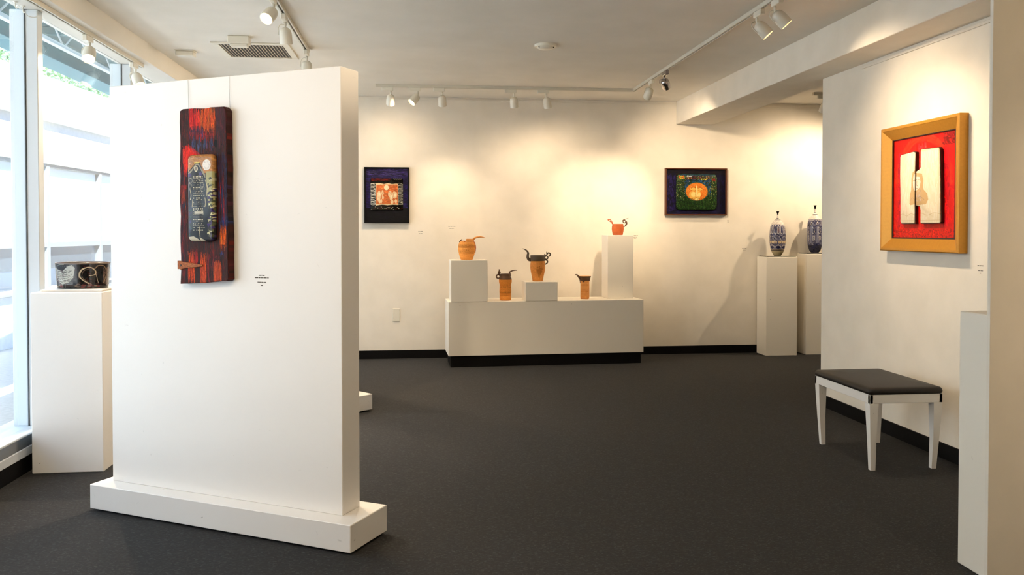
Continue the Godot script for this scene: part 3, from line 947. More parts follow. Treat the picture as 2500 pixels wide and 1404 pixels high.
func plank():
	var at := on_board(Vector3(-0.079, 1.675, 0.063))
	var t := thing("painted_plank", "tall red and black painted wooden plank with ceramic figure inlay", "wall art", at, deg_to_rad(BOARD_TURN))
	# ragged outline
	rng.seed = 31
	var out := PackedVector2Array([Vector2(-0.154, -0.444), Vector2(0.0, -0.436), Vector2(0.120, -0.424), Vector2(0.150, -0.424), Vector2(0.161, -0.416)])
	for i in 7:
		out.append(Vector2(0.160 - 0.001 * i + rng.randf_range(-0.002, 0.002), -0.30 + i * 0.11))
	out.append_array(PackedVector2Array([Vector2(0.152, 0.430), Vector2(0.135, 0.447), Vector2(0.05, 0.448), Vector2(0.02, 0.444), Vector2(-0.06, 0.449), Vector2(-0.13, 0.449), Vector2(-0.148, 0.440)]))
	for i in 12:
		out.append(Vector2(-0.150 + rng.randf_range(-0.004, 0.003), 0.38 - i * 0.068))
	part("board", loft_st(out, [[0.003, 0.004], [0.0, 0.008], [0.0, 0.044], [0.004, 0.049]]), picture(plank_picture(), 0.62, 6.0), t)
	var tab := picture(tablet_picture(), 0.3, 2.0)
	tab.clearcoat_enabled = true
	tab.clearcoat = 0.3
	tab.clearcoat_roughness = 0.08
	var tb := part("ceramic_tablet", loft_st(round_pts(-0.077, 1.449 - 1.675, 0.094, 1.887 - 1.675, 0.028, 6), [[0.002, 0.049], [0.0, 0.056], [0.001, 0.066], [0.006, 0.073], [0.014, 0.076]], true), tab, t)
	tb.set_meta("label", "glazed tablet with patterned figure and white moon")
	var rust := mat(Color(0.78, 0.48, 0.22), 0.7)
	rust.albedo_texture = noise_tex(0.05, Color(0.55, 0.42, 0.35), Color(1.0, 0.95, 0.8), 256, 4, 44)
	rust.uv1_triplanar = true
	rust.uv1_scale = Vector3.ONE * 8.0
	var hg := part("rusty_hinge", loft_st(PackedVector2Array([Vector2(-0.160, -0.366), Vector2(-0.148, -0.368), Vector2(-0.140, -0.372), Vector2(-0.128, -0.366), Vector2(0.0, -0.352), Vector2(0.0, -0.344), Vector2(-0.126, -0.330), Vector2(-0.148, -0.326), Vector2(-0.160, -0.328)]), [[0, 0.049], [0, 0.054], [0.0015, 0.056]]), rust, t)
	part("hinge_barrel", tube_st([Vector3(-0.162, -0.368, 0.045), Vector3(-0.162, -0.326, 0.045)], [0.008], 10), rust, t)
	part("pin_hole", box_st(Vector3(-0.140, -0.349, 0.0563), Vector3(0.008, 0.009, 0.002), 0.0005), M.groove, hg)
	for x in [-0.136, 0.130]:
		part("hanging_wire", tube_st([Vector3(x + 0.012, 0.43, 0.010), Vector3(x, 0.6085, 0.0022), Vector3(x, 0.6095, -0.02)], [0.0011], 6), M.wire, t)
	caption(on_board(Vector3(0.247, 1.256, 0.0632)), deg_to_rad(BOARD_TURN), "small printed caption beside the painted plank on the board", [[0.035, 0.026, 0.005], [0.085, 0.014, 0.005], [0.052, -0.008, 0.004], [0.012, -0.024, 0.004]])

# ------------------------------------------------------------------ framed works on the back wall
func frame_parts(t: Node3D, w: float, h: float, face: float, depth: float, m: Material):
	for s in [[-1, 0], [1, 0], [0, -1], [0, 1]]:
		var o := PackedVector2Array()
		if s[0] != 0:
			var x0: float = s[0] * w / 2
			var x1: float = s[0] * (w / 2 - face)
			o = PackedVector2Array([Vector2(x0, -h / 2), Vector2(x1, -h / 2 + face), Vector2(x1, h / 2 - face), Vector2(x0, h / 2)])
		else:
			var y0: float = s[1] * h / 2
			var y1: float = s[1] * (h / 2 - face)
			o = PackedVector2Array([Vector2(-w / 2, y0), Vector2(-w / 2 + face, y1), Vector2(w / 2 - face, y1), Vector2(w / 2, y0)])
		part("frame_side", loft_st(o, [[0, 0], [0, depth - 0.002], [0.002, depth]]), m, t)

func purple_painting():
	rng.seed = 201
	var im := blank(320, 400, Color(0.05, 0.05, 0.07))
	rec(im, 0, 0, 1, 0.74, Color(0.15, 0.12, 0.30))
	strokes(im, 0, 0, 1, 0.16, 240, 0.10, 0.0, 0.25, 6, [Color(0.20, 0.16, 0.36), Color(0.14, 0.11, 0.26), Color(0.27, 0.22, 0.44), Color(0.13, 0.12, 0.18)])
	strokes(im, 0, 0.14, 0.12, 0.74, 200, 0.04, 0, 0.3, 5, [Color(0.16, 0.13, 0.40), Color(0.12, 0.10, 0.24), Color(0.10, 0.09, 0.18)])
	strokes(im, 0.88, 0.14, 1.0, 0.74, 200, 0.04, 0, 0.3, 5, [Color(0.18, 0.14, 0.44), Color(0.12, 0.10, 0.26), Color(0.10, 0.09, 0.18)])
	strokes(im, 0, 0.74, 1, 1, 300, 0.08, 0, 0.3, 6, [Color(0.05, 0.05, 0.06), Color(0.04, 0.04, 0.05), Color(0.07, 0.06, 0.09)])
	var t := thing("purple_painting", "dark purple painting with an orange and zebra-striped ceramic tile", "painting", Vector3(-0.365, 1.923, BACK))
	blend_edges(im, 3)
	bristles(im, 5000, 22, 0.28, false)
	part("backing", span_st(Vector3(-0.245, -0.315, 0.004), Vector3(0.245, 0.315, 0.018), 0.001), M.black, t)
	part("canvas", loft_st(rect_pts(-0.243, -0.313, 0.243, 0.313), [[0, 0.018], [0, 0.022]]), picture(im, 0.5, 2.0), t)
	frame_parts(t, 0.52, 0.655, 0.018, 0.045, M.black)
	rng.seed = 202
	var q := blank(320, 320, Color(0.07, 0.06, 0.05))
	strokes(q, 0, 0, 0.6, 0.09, 90, 0.08, 0.1, 0.3, 6, [Color(0.42, 0.10, 0.08), Color(0.30, 0.08, 0.07), Color(0.15, 0.06, 0.05)])
	strokes(q, 0, 0.08, 1, 0.17, 90, 0.06, 0, 0.3, 6, [Color(0.10, 0.08, 0.06), Color(0.06, 0.09, 0.07)])
	for i in 9:
		ell(q, 0.72 + i * 0.03, 0.02 + 0.005 * (i % 2), 0.014, 0.011, Color(0.90, 0.86, 0.80))
	# zebra sides
	for i in 26:
		var y := 0.17 + i * 0.026
		curve(q, [[0.0, y], [0.07, y + rng.randf_range(-0.02, 0.02)], [0.17, y + rng.randf_range(0.0, 0.04)]], 4, Color(0.88, 0.86, 0.80))
		curve(q, [[0.84, y + rng.randf_range(-0.01, 0.02)], [0.90, y + rng.randf_range(-0.02, 0.02)], [1.0, y + rng.randf_range(0.0, 0.03)]], 3, Color(0.88, 0.86, 0.80))
	var cr := Color(0.93, 0.80, 0.62)
	poly(q, [[0.16, 0.16], [0.26, 0.145], [0.42, 0.175], [0.55, 0.15], [0.66, 0.175], [0.80, 0.16], [0.85, 0.17], [0.86, 0.84], [0.70, 0.83], [0.52, 0.85], [0.36, 0.83], [0.16, 0.86]], cr)
	poly(q, [[0.18, 0.20], [0.83, 0.19], [0.84, 0.80], [0.70, 0.80], [0.17, 0.81]], Color(0.80, 0.42, 0.22))
	strokes(q, 0.18, 0.20, 0.83, 0.80, 260, 0.06, 0, 0.5, 6, [Color(0.84, 0.46, 0.24), Color(0.78, 0.40, 0.22), Color(0.86, 0.52, 0.32)])
	blend_edges(q, 2)
	ell(q, 0.49, 0.29, 0.075, 0.082, Color(0.97, 0.90, 0.74))
	for a in [[0.27, 0.52, 0.07, 0.12], [0.25, 0.62, 0.055, 0.10], [0.37, 0.46, 0.035, 0.09], [0.38, 0.60, 0.03, 0.06], [0.28, 0.73, 0.04, 0.06], [0.33, 0.72, 0.03, 0.07], [0.60, 0.50, 0.06, 0.10], [0.64, 0.60, 0.055, 0.10], [0.73, 0.52, 0.06, 0.11], [0.78, 0.52, 0.04, 0.10], [0.66, 0.74, 0.05, 0.06], [0.78, 0.72, 0.04, 0.07]]:
		ell(q, a[0], a[1], a[2], a[3], Color(0.93, 0.80, 0.62))
	for a in [[0.27, 0.50], [0.64, 0.58], [0.76, 0.53]]:
		ell(q, a[0], a[1], 0.03, 0.05, Color(0.97, 0.90, 0.76))
	for a in [[[0.30, 0.42], [0.33, 0.52], [0.31, 0.60]], [[0.38, 0.42], [0.35, 0.52]], [[0.58, 0.44], [0.66, 0.52], [0.68, 0.62]], [[0.70, 0.46], [0.72, 0.60]]]:
		curve(q, a, 2, Color(0.66, 0.36, 0.22))
	strokes(q, 0, 0.87, 1, 1, 120, 0.06, 0, 0.4, 6, [Color(0.12, 0.14, 0.08), Color(0.20, 0.08, 0.06), Color(0.07, 0.06, 0.05)])
	for i in 16:
		ell(q, rng.randf(), rng.randf_range(0.90, 0.99), 0.018, 0.01, Color(0.80, 0.78, 0.68))
	blend_edges(q, 2)
	bristles(q, 2500, 8, 0.12, false)
	var tm := picture(q, 0.22, 1.5)
	part("ceramic_tile", loft_st(round_pts(-0.187, -0.173, 0.189, 0.197, 0.008, 3), [[0.0, 0.022], [0.0, 0.032], [0.005, 0.037]], true), tm, t)
	caption(Vector3(0.029, 1.485, BACK + 0.0002), 0, "tiny printed caption beside the purple painting", [[0.055, 0.014, 0.005], [0.042, -0.010, 0.004]])

func green_painting():
	rng.seed = 211
	var im := blank(400, 300, Color(0.07, 0.06, 0.13))
	strokes(im, 0, 0, 1, 0.12, 120, 0.1, 0, 0.2, 7, [Color(0.13, 0.10, 0.10), Color(0.10, 0.08, 0.11), Color(0.08, 0.07, 0.10)])
	strokes(im, 0, 0.1, 0.16, 1, 200, 0.06, PI / 2, 0.3, 7, [Color(0.12, 0.09, 0.28), Color(0.08, 0.07, 0.17), Color(0.16, 0.12, 0.34)])
	strokes(im, 0.84, 0.1, 1, 1, 200, 0.06, PI / 2, 0.3, 7, [Color(0.09, 0.08, 0.20), Color(0.07, 0.06, 0.14)])
	strokes(im, 0, 0.88, 1, 1, 140, 0.08, 0, 0.2, 7, [Color(0.09, 0.08, 0.22), Color(0.08, 0.07, 0.16)])
	var t := thing("green_painting", "dark blue framed painting of an orange moon face in green foliage", "painting", Vector3(3.372, 1.983, BACK))
	part("backing", span_st(Vector3(-0.375, -0.275, 0.004), Vector3(0.375, 0.275, 0.018), 0.001), M.black, t)
	part("canvas", loft_st(rect_pts(-0.373, -0.273, 0.373, 0.273), [[0, 0.018], [0, 0.022]]), picture(im, 0.5, 1.5), t)
	var wood := mat(Color(0.36, 0.20, 0.09), 0.4)
	frame_parts(t, 0.775, 0.575, 0.014, 0.052, wood)
	var q := blank(448, 384, Color(0.11, 0.18, 0.10))
	var greens := [Color(0.12, 0.24, 0.11), Color(0.16, 0.30, 0.12), Color(0.09, 0.17, 0.11), Color(0.22, 0.34, 0.13)]
	strokes(q, 0, 0, 1, 1, 900, 0.03, PI / 2, 0.8, 4, greens)
	strokes(q, 0.05, 0.0, 0.95, 0.10, 160, 0.05, 0, 0.3, 6, [Color(0.15, 0.26, 0.33), Color(0.13, 0.22, 0.30), Color(0.20, 0.30, 0.34)])
	strokes(q, 0.22, 0.06, 0.86, 0.16, 140, 0.05, 0, 0.4, 5, [Color(0.28, 0.12, 0.14), Color(0.22, 0.14, 0.26), Color(0.36, 0.14, 0.13)])
	strokes(q, 0.20, 0.16, 0.84, 0.62, 420, 0.05, 0.2, 0.8, 6, [Color(0.11, 0.25, 0.40), Color(0.10, 0.20, 0.33), Color(0.15, 0.30, 0.44)])
	# leaf dapples
	for i in 1500:
		var x := rng.randf()
		var y := rng.randf_range(0.06, 0.97)
		if absf(x - 0.5) < 0.29 and y > 0.16 and y < 0.70 and rng.randf() < 0.93:
			continue
		var c: Color = [Color(0.52, 0.56, 0.20), Color(0.30, 0.42, 0.20), Color(0.62, 0.62, 0.40), Color(0.18, 0.34, 0.22), Color(0.45, 0.22, 0.12), Color(0.74, 0.72, 0.42)][rng.randi() % (6 if y < 0.6 else 4)]
		if y > 0.72:
			c = c.lerp(Color(0.10, 0.24, 0.08), 0.6)
		ell(q, x, y, rng.randf_range(0.003, 0.009), rng.randf_range(0.004, 0.012), jit(c, 0.2))
	for i in 60:
		ell(q, rng.randf_range(0.06, 0.2), rng.randf_range(0.05, 0.14), 0.012, 0.012, jit([Color(0.76, 0.70, 0.22), Color(0.70, 0.25, 0.10)][rng.randi() % 2], 0.2))
	for i in 24:
		ell(q, rng.randf_range(0.26, 0.38), rng.randf_range(0.05, 0.08), 0.014, 0.008, Color(0.70, 0.74, 0.76))
		ell(q, rng.randf_range(0.60, 0.76), rng.randf_range(0.12, 0.17), 0.009, 0.010, Color(0.72, 0.66, 0.24))
		ell(q, rng.randf_range(0.88, 0.95), rng.randf_range(0.12, 0.20), 0.012, 0.014, Color(0.48, 0.13, 0.10))
	# moon face
	ell(q, 0.50, 0.49, 0.285, 0.26, Color(0.30, 0.34, 0.24))
	ell(q, 0.50, 0.49, 0.265, 0.245, Color(0.84, 0.46, 0.15))
	for i in 900:
		var a := rng.randf() * TAU
		var r := sqrt(rng.randf())
		ell(q, 0.50 + cos(a) * r * 0.25, 0.49 + sin(a) * r * 0.23, 0.012, 0.010, jit([Color(0.86, 0.50, 0.18), Color(0.82, 0.42, 0.13), Color(0.88, 0.56, 0.24)][rng.randi() % 3], 0.08))
	for a in [[0.41, 0.58, 0.10, 0.10], [0.53, 0.56, 0.07, 0.12], [0.42, 0.42, 0.09, 0.04], [0.57, 0.42, 0.07, 0.04], [0.48, 0.66, 0.10, 0.05]]:
		ell(q, a[0], a[1], a[2], a[3], Color(0.90, 0.70, 0.34))
	for a in [[0.42, 0.57, 0.06, 0.07], [0.56, 0.58, 0.035, 0.06], [0.50, 0.70, 0.05, 0.03]]:
		ell(q, a[0], a[1], a[2], a[3], Color(0.95, 0.84, 0.52))
	poly(q, [[0.485, 0.32], [0.505, 0.34], [0.525, 0.58], [0.53, 0.63], [0.49, 0.63], [0.48, 0.5]], Color(0.96, 0.84, 0.56))
	for c in [[[0.36, 0.40], [0.42, 0.365], [0.475, 0.40]], [[0.53, 0.40], [0.58, 0.38], [0.64, 0.41]], [[0.37, 0.455], [0.42, 0.475], [0.47, 0.455]], [[0.53, 0.46], [0.58, 0.475], [0.63, 0.46]], [[0.43, 0.675], [0.49, 0.665], [0.56, 0.68]], [[0.47, 0.34], [0.475, 0.5], [0.465, 0.62]]]:
		curve(q, c, 2.5, Color(0.56, 0.30, 0.10))
	blend_edges(q, 4)
	for i in 2600:
		var x := rng.randf()
		var y := rng.randf_range(0.04, 0.98)
		var moon := Vector2((x - 0.5) / 0.265, (y - 0.49) / 0.245).length() < 1.02
		if moon and rng.randf() < 0.6:
			continue
		var c := jit(q.get_pixel(int(x * 447), int(y * 383)), 0.12 if moon else 0.55)
		ell(q, x, y, rng.randf_range(0.003, 0.007), rng.randf_range(0.004, 0.009), c)
	for i in 40:
		ell(q, rng.randf_range(0.30, 0.62), rng.randf_range(0.66, 0.74), 0.006, 0.006, jit(Color(0.35, 0.36, 0.12), 0.3))
	var tm := picture(q, 0.3, 4.0)
	part("ceramic_tile", loft_st(round_pts(-0.252, -0.222, 0.262, 0.218, 0.05, 5, 0.002), [[0.004, 0.022], [0.0, 0.030], [0.002, 0.040], [0.010, 0.046]], true), tm, t)
	caption(Vector3(3.79, 1.62, BACK + 0.0002), 0, "tiny printed caption below the green moon painting", [[0.02, 0.012, 0.004], [0.016, -0.004, 0.004]])
	caption(Vector3(0.396, 1.544, BACK + 0.0002), 0, "tiny printed caption on the wall above the barrel-shaped pot", [[0.085, 0.015, 0.005], [0.055, -0.010, 0.004]])
	caption(Vector3(2.62, 1.43, BACK + 0.0002), 0, "tiny printed caption on the wall beside the tall plinth box", [[0.07, 0.02, 0.005], [0.04, 0.0, 0.004], [0.03, -0.014, 0.004]])
	caption(Vector3(4.0, 1.278, BACK + 0.0002), 0, "tiny printed caption on the wall near the blue vases", [[0.055, 0.012, 0.005], [0.035, -0.008, 0.004]])

# ------------------------------------------------------------------ red painting on the side wall (local +Z faces the room)
func red_painting():
	rng.seed = 221
	var t := thing("red_painting", "bright red painting with two cream ceramic slabs in wide gold frame", "painting", Vector3(RIGHT, 1.804, -5.376), -PI / 2)
	var im := blank(384, 420, Color(0.80, 0.09, 0.05))
	strokes(im, 0, 0, 1, 1, 1600, 0.06, PI / 2, 1.2, 7, [Color(0.84, 0.09, 0.05), Color(0.81, 0.07, 0.06), Color(0.87, 0.12, 0.05)], 0.05)
	for i in 500:
		var a := rng.randf_range(PI * 1.02, PI * 1.98)
		var r := rng.randf_range(0.40, 0.46)
		var p := [0.5 + cos(a) * r, 0.48 + sin(a) * r]
		line(im, [p, [p[0] - sin(a) * 0.05, p[1] + cos(a) * 0.05]], 6, jit([Color(0.86, 0.16, 0.06), Color(0.84, 0.20, 0.10)][i % 2], 0.1))
	strokes(im, 0.82, 0, 1, 0.14, 120, 0.04, 0.8, 0.8, 6, [Color(0.58, 0.06, 0.05), Color(0.50, 0.07, 0.06), Color(0.66, 0.10, 0.07)])
	strokes(im, 0.1, 0.16, 0.18, 0.86, 200, 0.04, PI / 2, 0.2, 6, [Color(0.80, 0.08, 0.18), Color(0.78, 0.07, 0.12)])
	strokes(im, 0.82, 0.16, 0.92, 0.86, 200, 0.04, PI / 2, 0.2, 6, [Color(0.84, 0.08, 0.10), Color(0.80, 0.07, 0.12)])
	strokes(im, 0.42, 0.1, 0.56, 0.4, 120, 0.03, PI / 2, 0.2, 6, [Color(0.80, 0.18, 0.20), Color(0.82, 0.22, 0.18)])
	for i in 500:
		ell(im, rng.randf(), rng.randf_range(0.885, 0.99), 0.008, 0.006, jit([Color(0.72, 0.11, 0.05), Color(0.84, 0.20, 0.10), Color(0.62, 0.08, 0.04)][i % 3], 0.2))
	part("backing", span_st(Vector3(-0.40, -0.39, 0.002), Vector3(0.40, 0.39, 0.012), 0.001), M.black, t)
	part("canvas", loft_st(rect_pts(-0.365, -0.375, 0.345, 0.375), [[0, 0.012], [0, 0.016]]), picture(im, 0.42, 1.2), t)
	# gilt frame: outer high edge sloping in to the canvas
	var gold := mat(Color(0.82, 0.58, 0.20), 0.38, 0.4)
	gold.albedo_texture = noise_tex(0.03, Color(0.95, 0.94, 0.92), Color(1, 1, 1), 256, 4, 61)
	gold.uv1_triplanar = true
	gold.uv1_scale = Vector3.ONE * 5.0
	var W := 0.45
	var H := 0.444
	var prof := [[0.0, 0.0], [0.0, 0.060], [0.006, 0.064], [0.020, 0.064], [0.026, 0.060], [0.088, 0.026], [0.092, 0.012], [0.092, 0.004]]
	for sd in 4:
		var st := new_st()
		var turn := Basis(Vector3(0, 0, 1), sd * PI / 2)
		var a: float = (W if sd % 2 == 0 else H)
		var b: float = (H if sd % 2 == 0 else W)
		for k in prof.size() - 1:
			var p0: Array = prof[k]
			var p1: Array = prof[k + 1]
			quad(st, turn * Vector3(-(a - p0[0]), -(b - p0[0]), p0[1]), turn * Vector3(a - p0[0], -(b - p0[0]), p0[1]), turn * Vector3(a - p1[0], -(b - p1[0]), p1[1]), turn * Vector3(-(a - p1[0]), -(b - p1[0]), p1[1]), turn * Vector3(0, -(b - 0.05), 0.0))
		var e := [Vector3(-a, -b, 0), Vector3(a, -b, 0), Vector3(a - 0.092, -b + 0.092, 0.004), Vector3(-a + 0.092, -b + 0.092, 0.004)]
		quad(st, turn * e[0], turn * e[1], turn * e[2], turn * e[3], turn * Vector3(0, -(b - 0.05), 0.02))
		part("frame_side", st, gold, t)
	var lip := new_st()
	for b in [[Vector3(0, 0.355, 0.017), Vector3(0.72, 0.010, 0.016)], [Vector3(0, -0.351, 0.017), Vector3(0.72, 0.010, 0.016)], [Vector3(-0.356, 0, 0.017), Vector3(0.010, 0.70, 0.016)], [Vector3(0.356, 0, 0.017), Vector3(0.010, 0.70, 0.016)]]:
		add_box(lip, b[0], b[1], 0.001)
	part("inner_lip", lip, mat(Color(0.16, 0.07, 0.04), 0.5), t)
	# two cream slabs, local x runs from the far end (-) to the near end (+)
	var left := blank(192, 480, Color(0.92, 0.86, 0.73))
	var right := blank(192, 480, Color(0.92, 0.86, 0.73))
	var cream := [Color(0.93, 0.88, 0.77), Color(0.91, 0.85, 0.72), Color(0.94, 0.89, 0.79)]
	strokes(left, 0, 0, 1, 1, 300, 0.08, PI / 2, 0.2, 8, cream, 0.012)
	strokes(right, 0, 0, 1, 1, 300, 0.08, PI / 2, 0.2, 8, cream, 0.012)
	var tan := Color(0.80, 0.66, 0.46)
	# the figure's two halves meet at the gap
	poly(left, [[1.0, 0.26], [0.84, 0.29], [0.78, 0.36], [0.76, 0.54], [0.68, 0.60], [0.66, 0.72], [0.72, 0.74], [1.0, 0.73]], tan)
	poly(right, [[0.0, 0.31], [0.26, 0.33], [0.32, 0.42], [0.32, 0.54], [0.48, 0.60], [0.52, 0.68], [0.44, 0.74], [0.0, 0.75]], tan)
	poly(left, [[1.0, 0.30], [0.90, 0.34], [0.86, 0.44], [0.90, 0.52], [1.0, 0.56]], Color(0.95, 0.90, 0.80))
	poly(right, [[0.0, 0.36], [0.16, 0.37], [0.21, 0.44], [0.16, 0.52], [0.0, 0.56]], Color(0.95, 0.90, 0.80))
	for c in [[[0.88, 0.41], [0.94, 0.40], [1.0, 0.41]], [[0.86, 0.44], [0.90, 0.52], [1.0, 0.56]], [[0.72, 0.68], [0.84, 0.64], [1.0, 0.68]]]:
		curve(left, c, 2.5, Color(0.72, 0.60, 0.46))
	for c in [[[0.02, 0.41], [0.08, 0.40], [0.15, 0.41]], [[0.06, 0.42], [0.05, 0.48], [0.09, 0.49]], [[0.02, 0.52], [0.10, 0.52]], [[0.16, 0.52], [0.24, 0.60], [0.20, 0.66]], [[0.0, 0.66], [0.2, 0.64], [0.36, 0.68]]]:
		curve(right, c, 2.5, Color(0.68, 0.56, 0.44))
	for i in 60:
		ell(right, rng.randf_range(0.02, 0.24), rng.randf_range(0.56, 0.70), 0.015, 0.006, jit(Color(0.78, 0.70, 0.64), 0.1))
	rec(right, 0.0, 0.0, 1, 0.03, Color(0.88, 0.80, 0.62))
	rec(left, 0.03, 0.02, 0.06, 0.98, Color(0.88, 0.81, 0.66))
	rec(right, 0.90, 0.04, 0.93, 0.96, Color(0.87, 0.79, 0.62))
	for im2 in [left, right]:
		curve(im2, [[0.0, 0.88], [0.25, 0.86], [0.5, 0.89], [0.75, 0.86], [1.0, 0.88]], 3, Color(0.84, 0.75, 0.58))
		rec(im2, 0.0, 0.95, 1, 0.96, Color(0.86, 0.78, 0.62))
	var edge := mat(Color(0.14, 0.09, 0.07), 0.35)
	# slab outlines; the cuts at the gap leave a lobe where the halves touch
	var lp := PackedVector2Array([Vector2(-0.213, -0.252), Vector2(-0.048, -0.252), Vector2(-0.050, -0.18), Vector2(-0.051, -0.09), Vector2(-0.049, 0.0), Vector2(-0.051, 0.10), Vector2(-0.050, 0.243), Vector2(-0.075, 0.250), Vector2(-0.22, 0.241), Vector2(-0.234, 0.226), Vector2(-0.236, 0.10), Vector2(-0.228, -0.05), Vector2(-0.226, -0.236)])
	var rp := PackedVector2Array([Vector2(0.012, -0.252), Vector2(0.228, -0.252), Vector2(0.238, -0.240), Vector2(0.232, 0.0), Vector2(0.222, 0.236), Vector2(0.208, 0.253), Vector2(0.02, 0.257), Vector2(0.008, 0.252), Vector2(0.008, 0.135), Vector2(-0.006, 0.122), Vector2(-0.040, 0.112), Vector2(-0.042, -0.02), Vector2(-0.040, -0.128), Vector2(0.004, -0.136), Vector2(0.012, -0.16)])
	for s in [[lp, left], [rp, right]]:
		part("slab_edge", loft_st(s[0], [[0.0, 0.016], [0.0, 0.036]]), edge, t)
		var fm := picture(s[1], 0.35, 1.0)
		part("ceramic_slab", loft_st(s[0], [[0.005, 0.036], [0.004, 0.041], [0.007, 0.044]], true), fm, t)
	caption(Vector3(RIGHT - 0.0002, 1.27, -4.80), -PI / 2, "small printed caption beside the gold-framed red painting", [[0.056, 0.018, 0.005], [0.044, -0.012, 0.004], [0.010, -0.028, 0.004]])

# ------------------------------------------------------------------ plinths
func plinths():
	var p := thing("long_plinth", "long low white plinth with black toe kick by the back wall", "plinth", Vector3(1.428, 0, -9.465), deg_to_rad(2.2))
	part("toe_kick", span_st(Vector3(-1.085, 0, -0.20), Vector3(1.085, 0.125, 0.225), 0.002), M.black, p)
	part("body", span_st(Vector3(-1.11, 0.125, -0.245), Vector3(1.11, 0.725, 0.245), 0.004), M.plinth, p)
	var defs := [
		[Vector3(0.554, 0.725, -9.35), Vector3(0.405, 0.457, 0.34), "white cube plinth on the long plinth under the barrel-shaped pot"],
		[Vector3(1.363, 0.725, -9.36), Vector3(0.362, 0.211, 0.30), "low white block on the long plinth under the tall spouted pitcher"],
		[Vector3(2.318, 0.725, -9.585), Vector3(0.305, 0.732, 0.275), "tall narrow white plinth on the long plinth under the red-brown pot"]]
	for d in defs:
		var b := part("display_block", box_st(Vector3(0, d[1].y / 2, 0), d[1], 0.003), M.plinth, self)
		b.name = numbered("display_block")
		b.position = d[0]
		b.rotation.y = deg_to_rad(1.5)
		tag(b, d[2], "plinth", "white display blocks")
	var peds := [
		[Vector3(-2.165, 0, -5.65), Vector3(0.424, 1.122, 0.42), "white pedestal by the window holding the patterned bowl", M.white],
		[Vector3(4.35, 0, -9.765), Vector3(0.39, 1.192, 0.28), "cream pedestal in the alcove under the shorter blue vase", M.plinth],
		[Vector3(4.875, 0, -9.795), Vector3(0.39, 1.227, 0.25), "cream pedestal in the alcove under the vase by the wall edge", M.plinth],
		[Vector3(2.60, 0, -3.393), Vector3(0.35, 1.142, 0.236), "empty white pedestal against the projecting wall end", M.plinth]]
	for d in peds:
		var b := part("pedestal", box_st(Vector3(0, d[1].y / 2, 0), d[1], 0.004), d[3], self)
		b.name = numbered("pedestal")
		b.position = d[0]
		tag(b, d[2], "pedestal", "white pedestals")
	var tray := part("display_plate", loft_st(rect_pts(-0.19, -0.17, 0.19, 0.17), [[0.012, 0.0], [0.004, 0.010], [0.008, 0.014]]), M.white, self)
	tray.position = Vector3(-2.155, 1.1225, -5.655)
	tray.rotation.x = -PI / 2
	tag(tray, "thin white plate under the patterned bowl", "plate")
	var dark := mat(Color(0.07, 0.075, 0.07), 0.06)
	var k := 0
	for d in [[Vector3(4.355, 1.192, -9.765), 0.36, 0.25], [Vector3(4.875, 1.227, -9.795), 0.36, 0.22]]:
		var g := part("glass_plate", box_st(Vector3(0, 0.0055, 0), Vector3(d[1], 0.010, d[2]), 0.002), dark, self)
		g.name = numbered("glass_plate")
		g.position = d[0]
		tag(g, ["dark glass plate under the shorter blue vase", "dark glass plate under the vase by the wall edge"][k], "plate", "dark glass plates")
		k += 1

# ------------------------------------------------------------------ pots
func ring_bands(prof: Array, bands: Array) -> Array:
	# cut shallow grooves into a lathe profile at the given heights
	var out := []
	for i in prof.size() - 1:
		var a: Array = prof[i]
		var b: Array = prof[i + 1]
		out.append(a)
		for h in bands:
			if h > a[1] and h < b[1]:
				for o in [[-0.003, 0.0], [-0.001, -0.003], [0.001, -0.003], [0.003, 0.0]]:
					var r := lerpf(a[0], b[0], (h + o[0] - a[1]) / (b[1] - a[1]))
					out.append([r + o[1], h + o[0]])
	out.append(prof[-1])
	return out

func stamped(n: int, seed_v: int, col: Color, rows: Array) -> StandardMaterial3D:
	# impressed pattern: rows of [v0, v1, kind] in texture height
	rng.seed = seed_v
	var im := blank(768, 256, col)
	for i in 2500:
		ell(im, rng.randf(), rng.randf(), 0.006, 0.012, jit(col, 0.07))
	var dark := Color(col.r * 0.62, col.g * 0.55, col.b * 0.5)
	var lite := Color(minf(1, col.r * 1.12), minf(1, col.g * 1.15), minf(1, col.b * 1.2))
	for r in rows:
		for i in n:
			var x := (i + 0.5) / n
			match r[2]:
				0:
					line(im, [[x - 0.3 / n, r[1]], [x, r[0]], [x + 0.3 / n, r[1]]], 2, dark)
				1:
					rec(im, x - 0.28 / n, r[0], x + 0.22 / n, r[1], dark)
					rec(im, x - 0.05 / n, r[0], x + 0.12 / n, r[1], lite)
				2:
					for k in 3:
						ell(im, x + rng.randf_range(-0.4, 0.4) / n, rng.randf_range(r[0], r[1]), 0.003, 0.012, [dark, lite][k % 2])
	return picture(im, 0.72, 7.0)

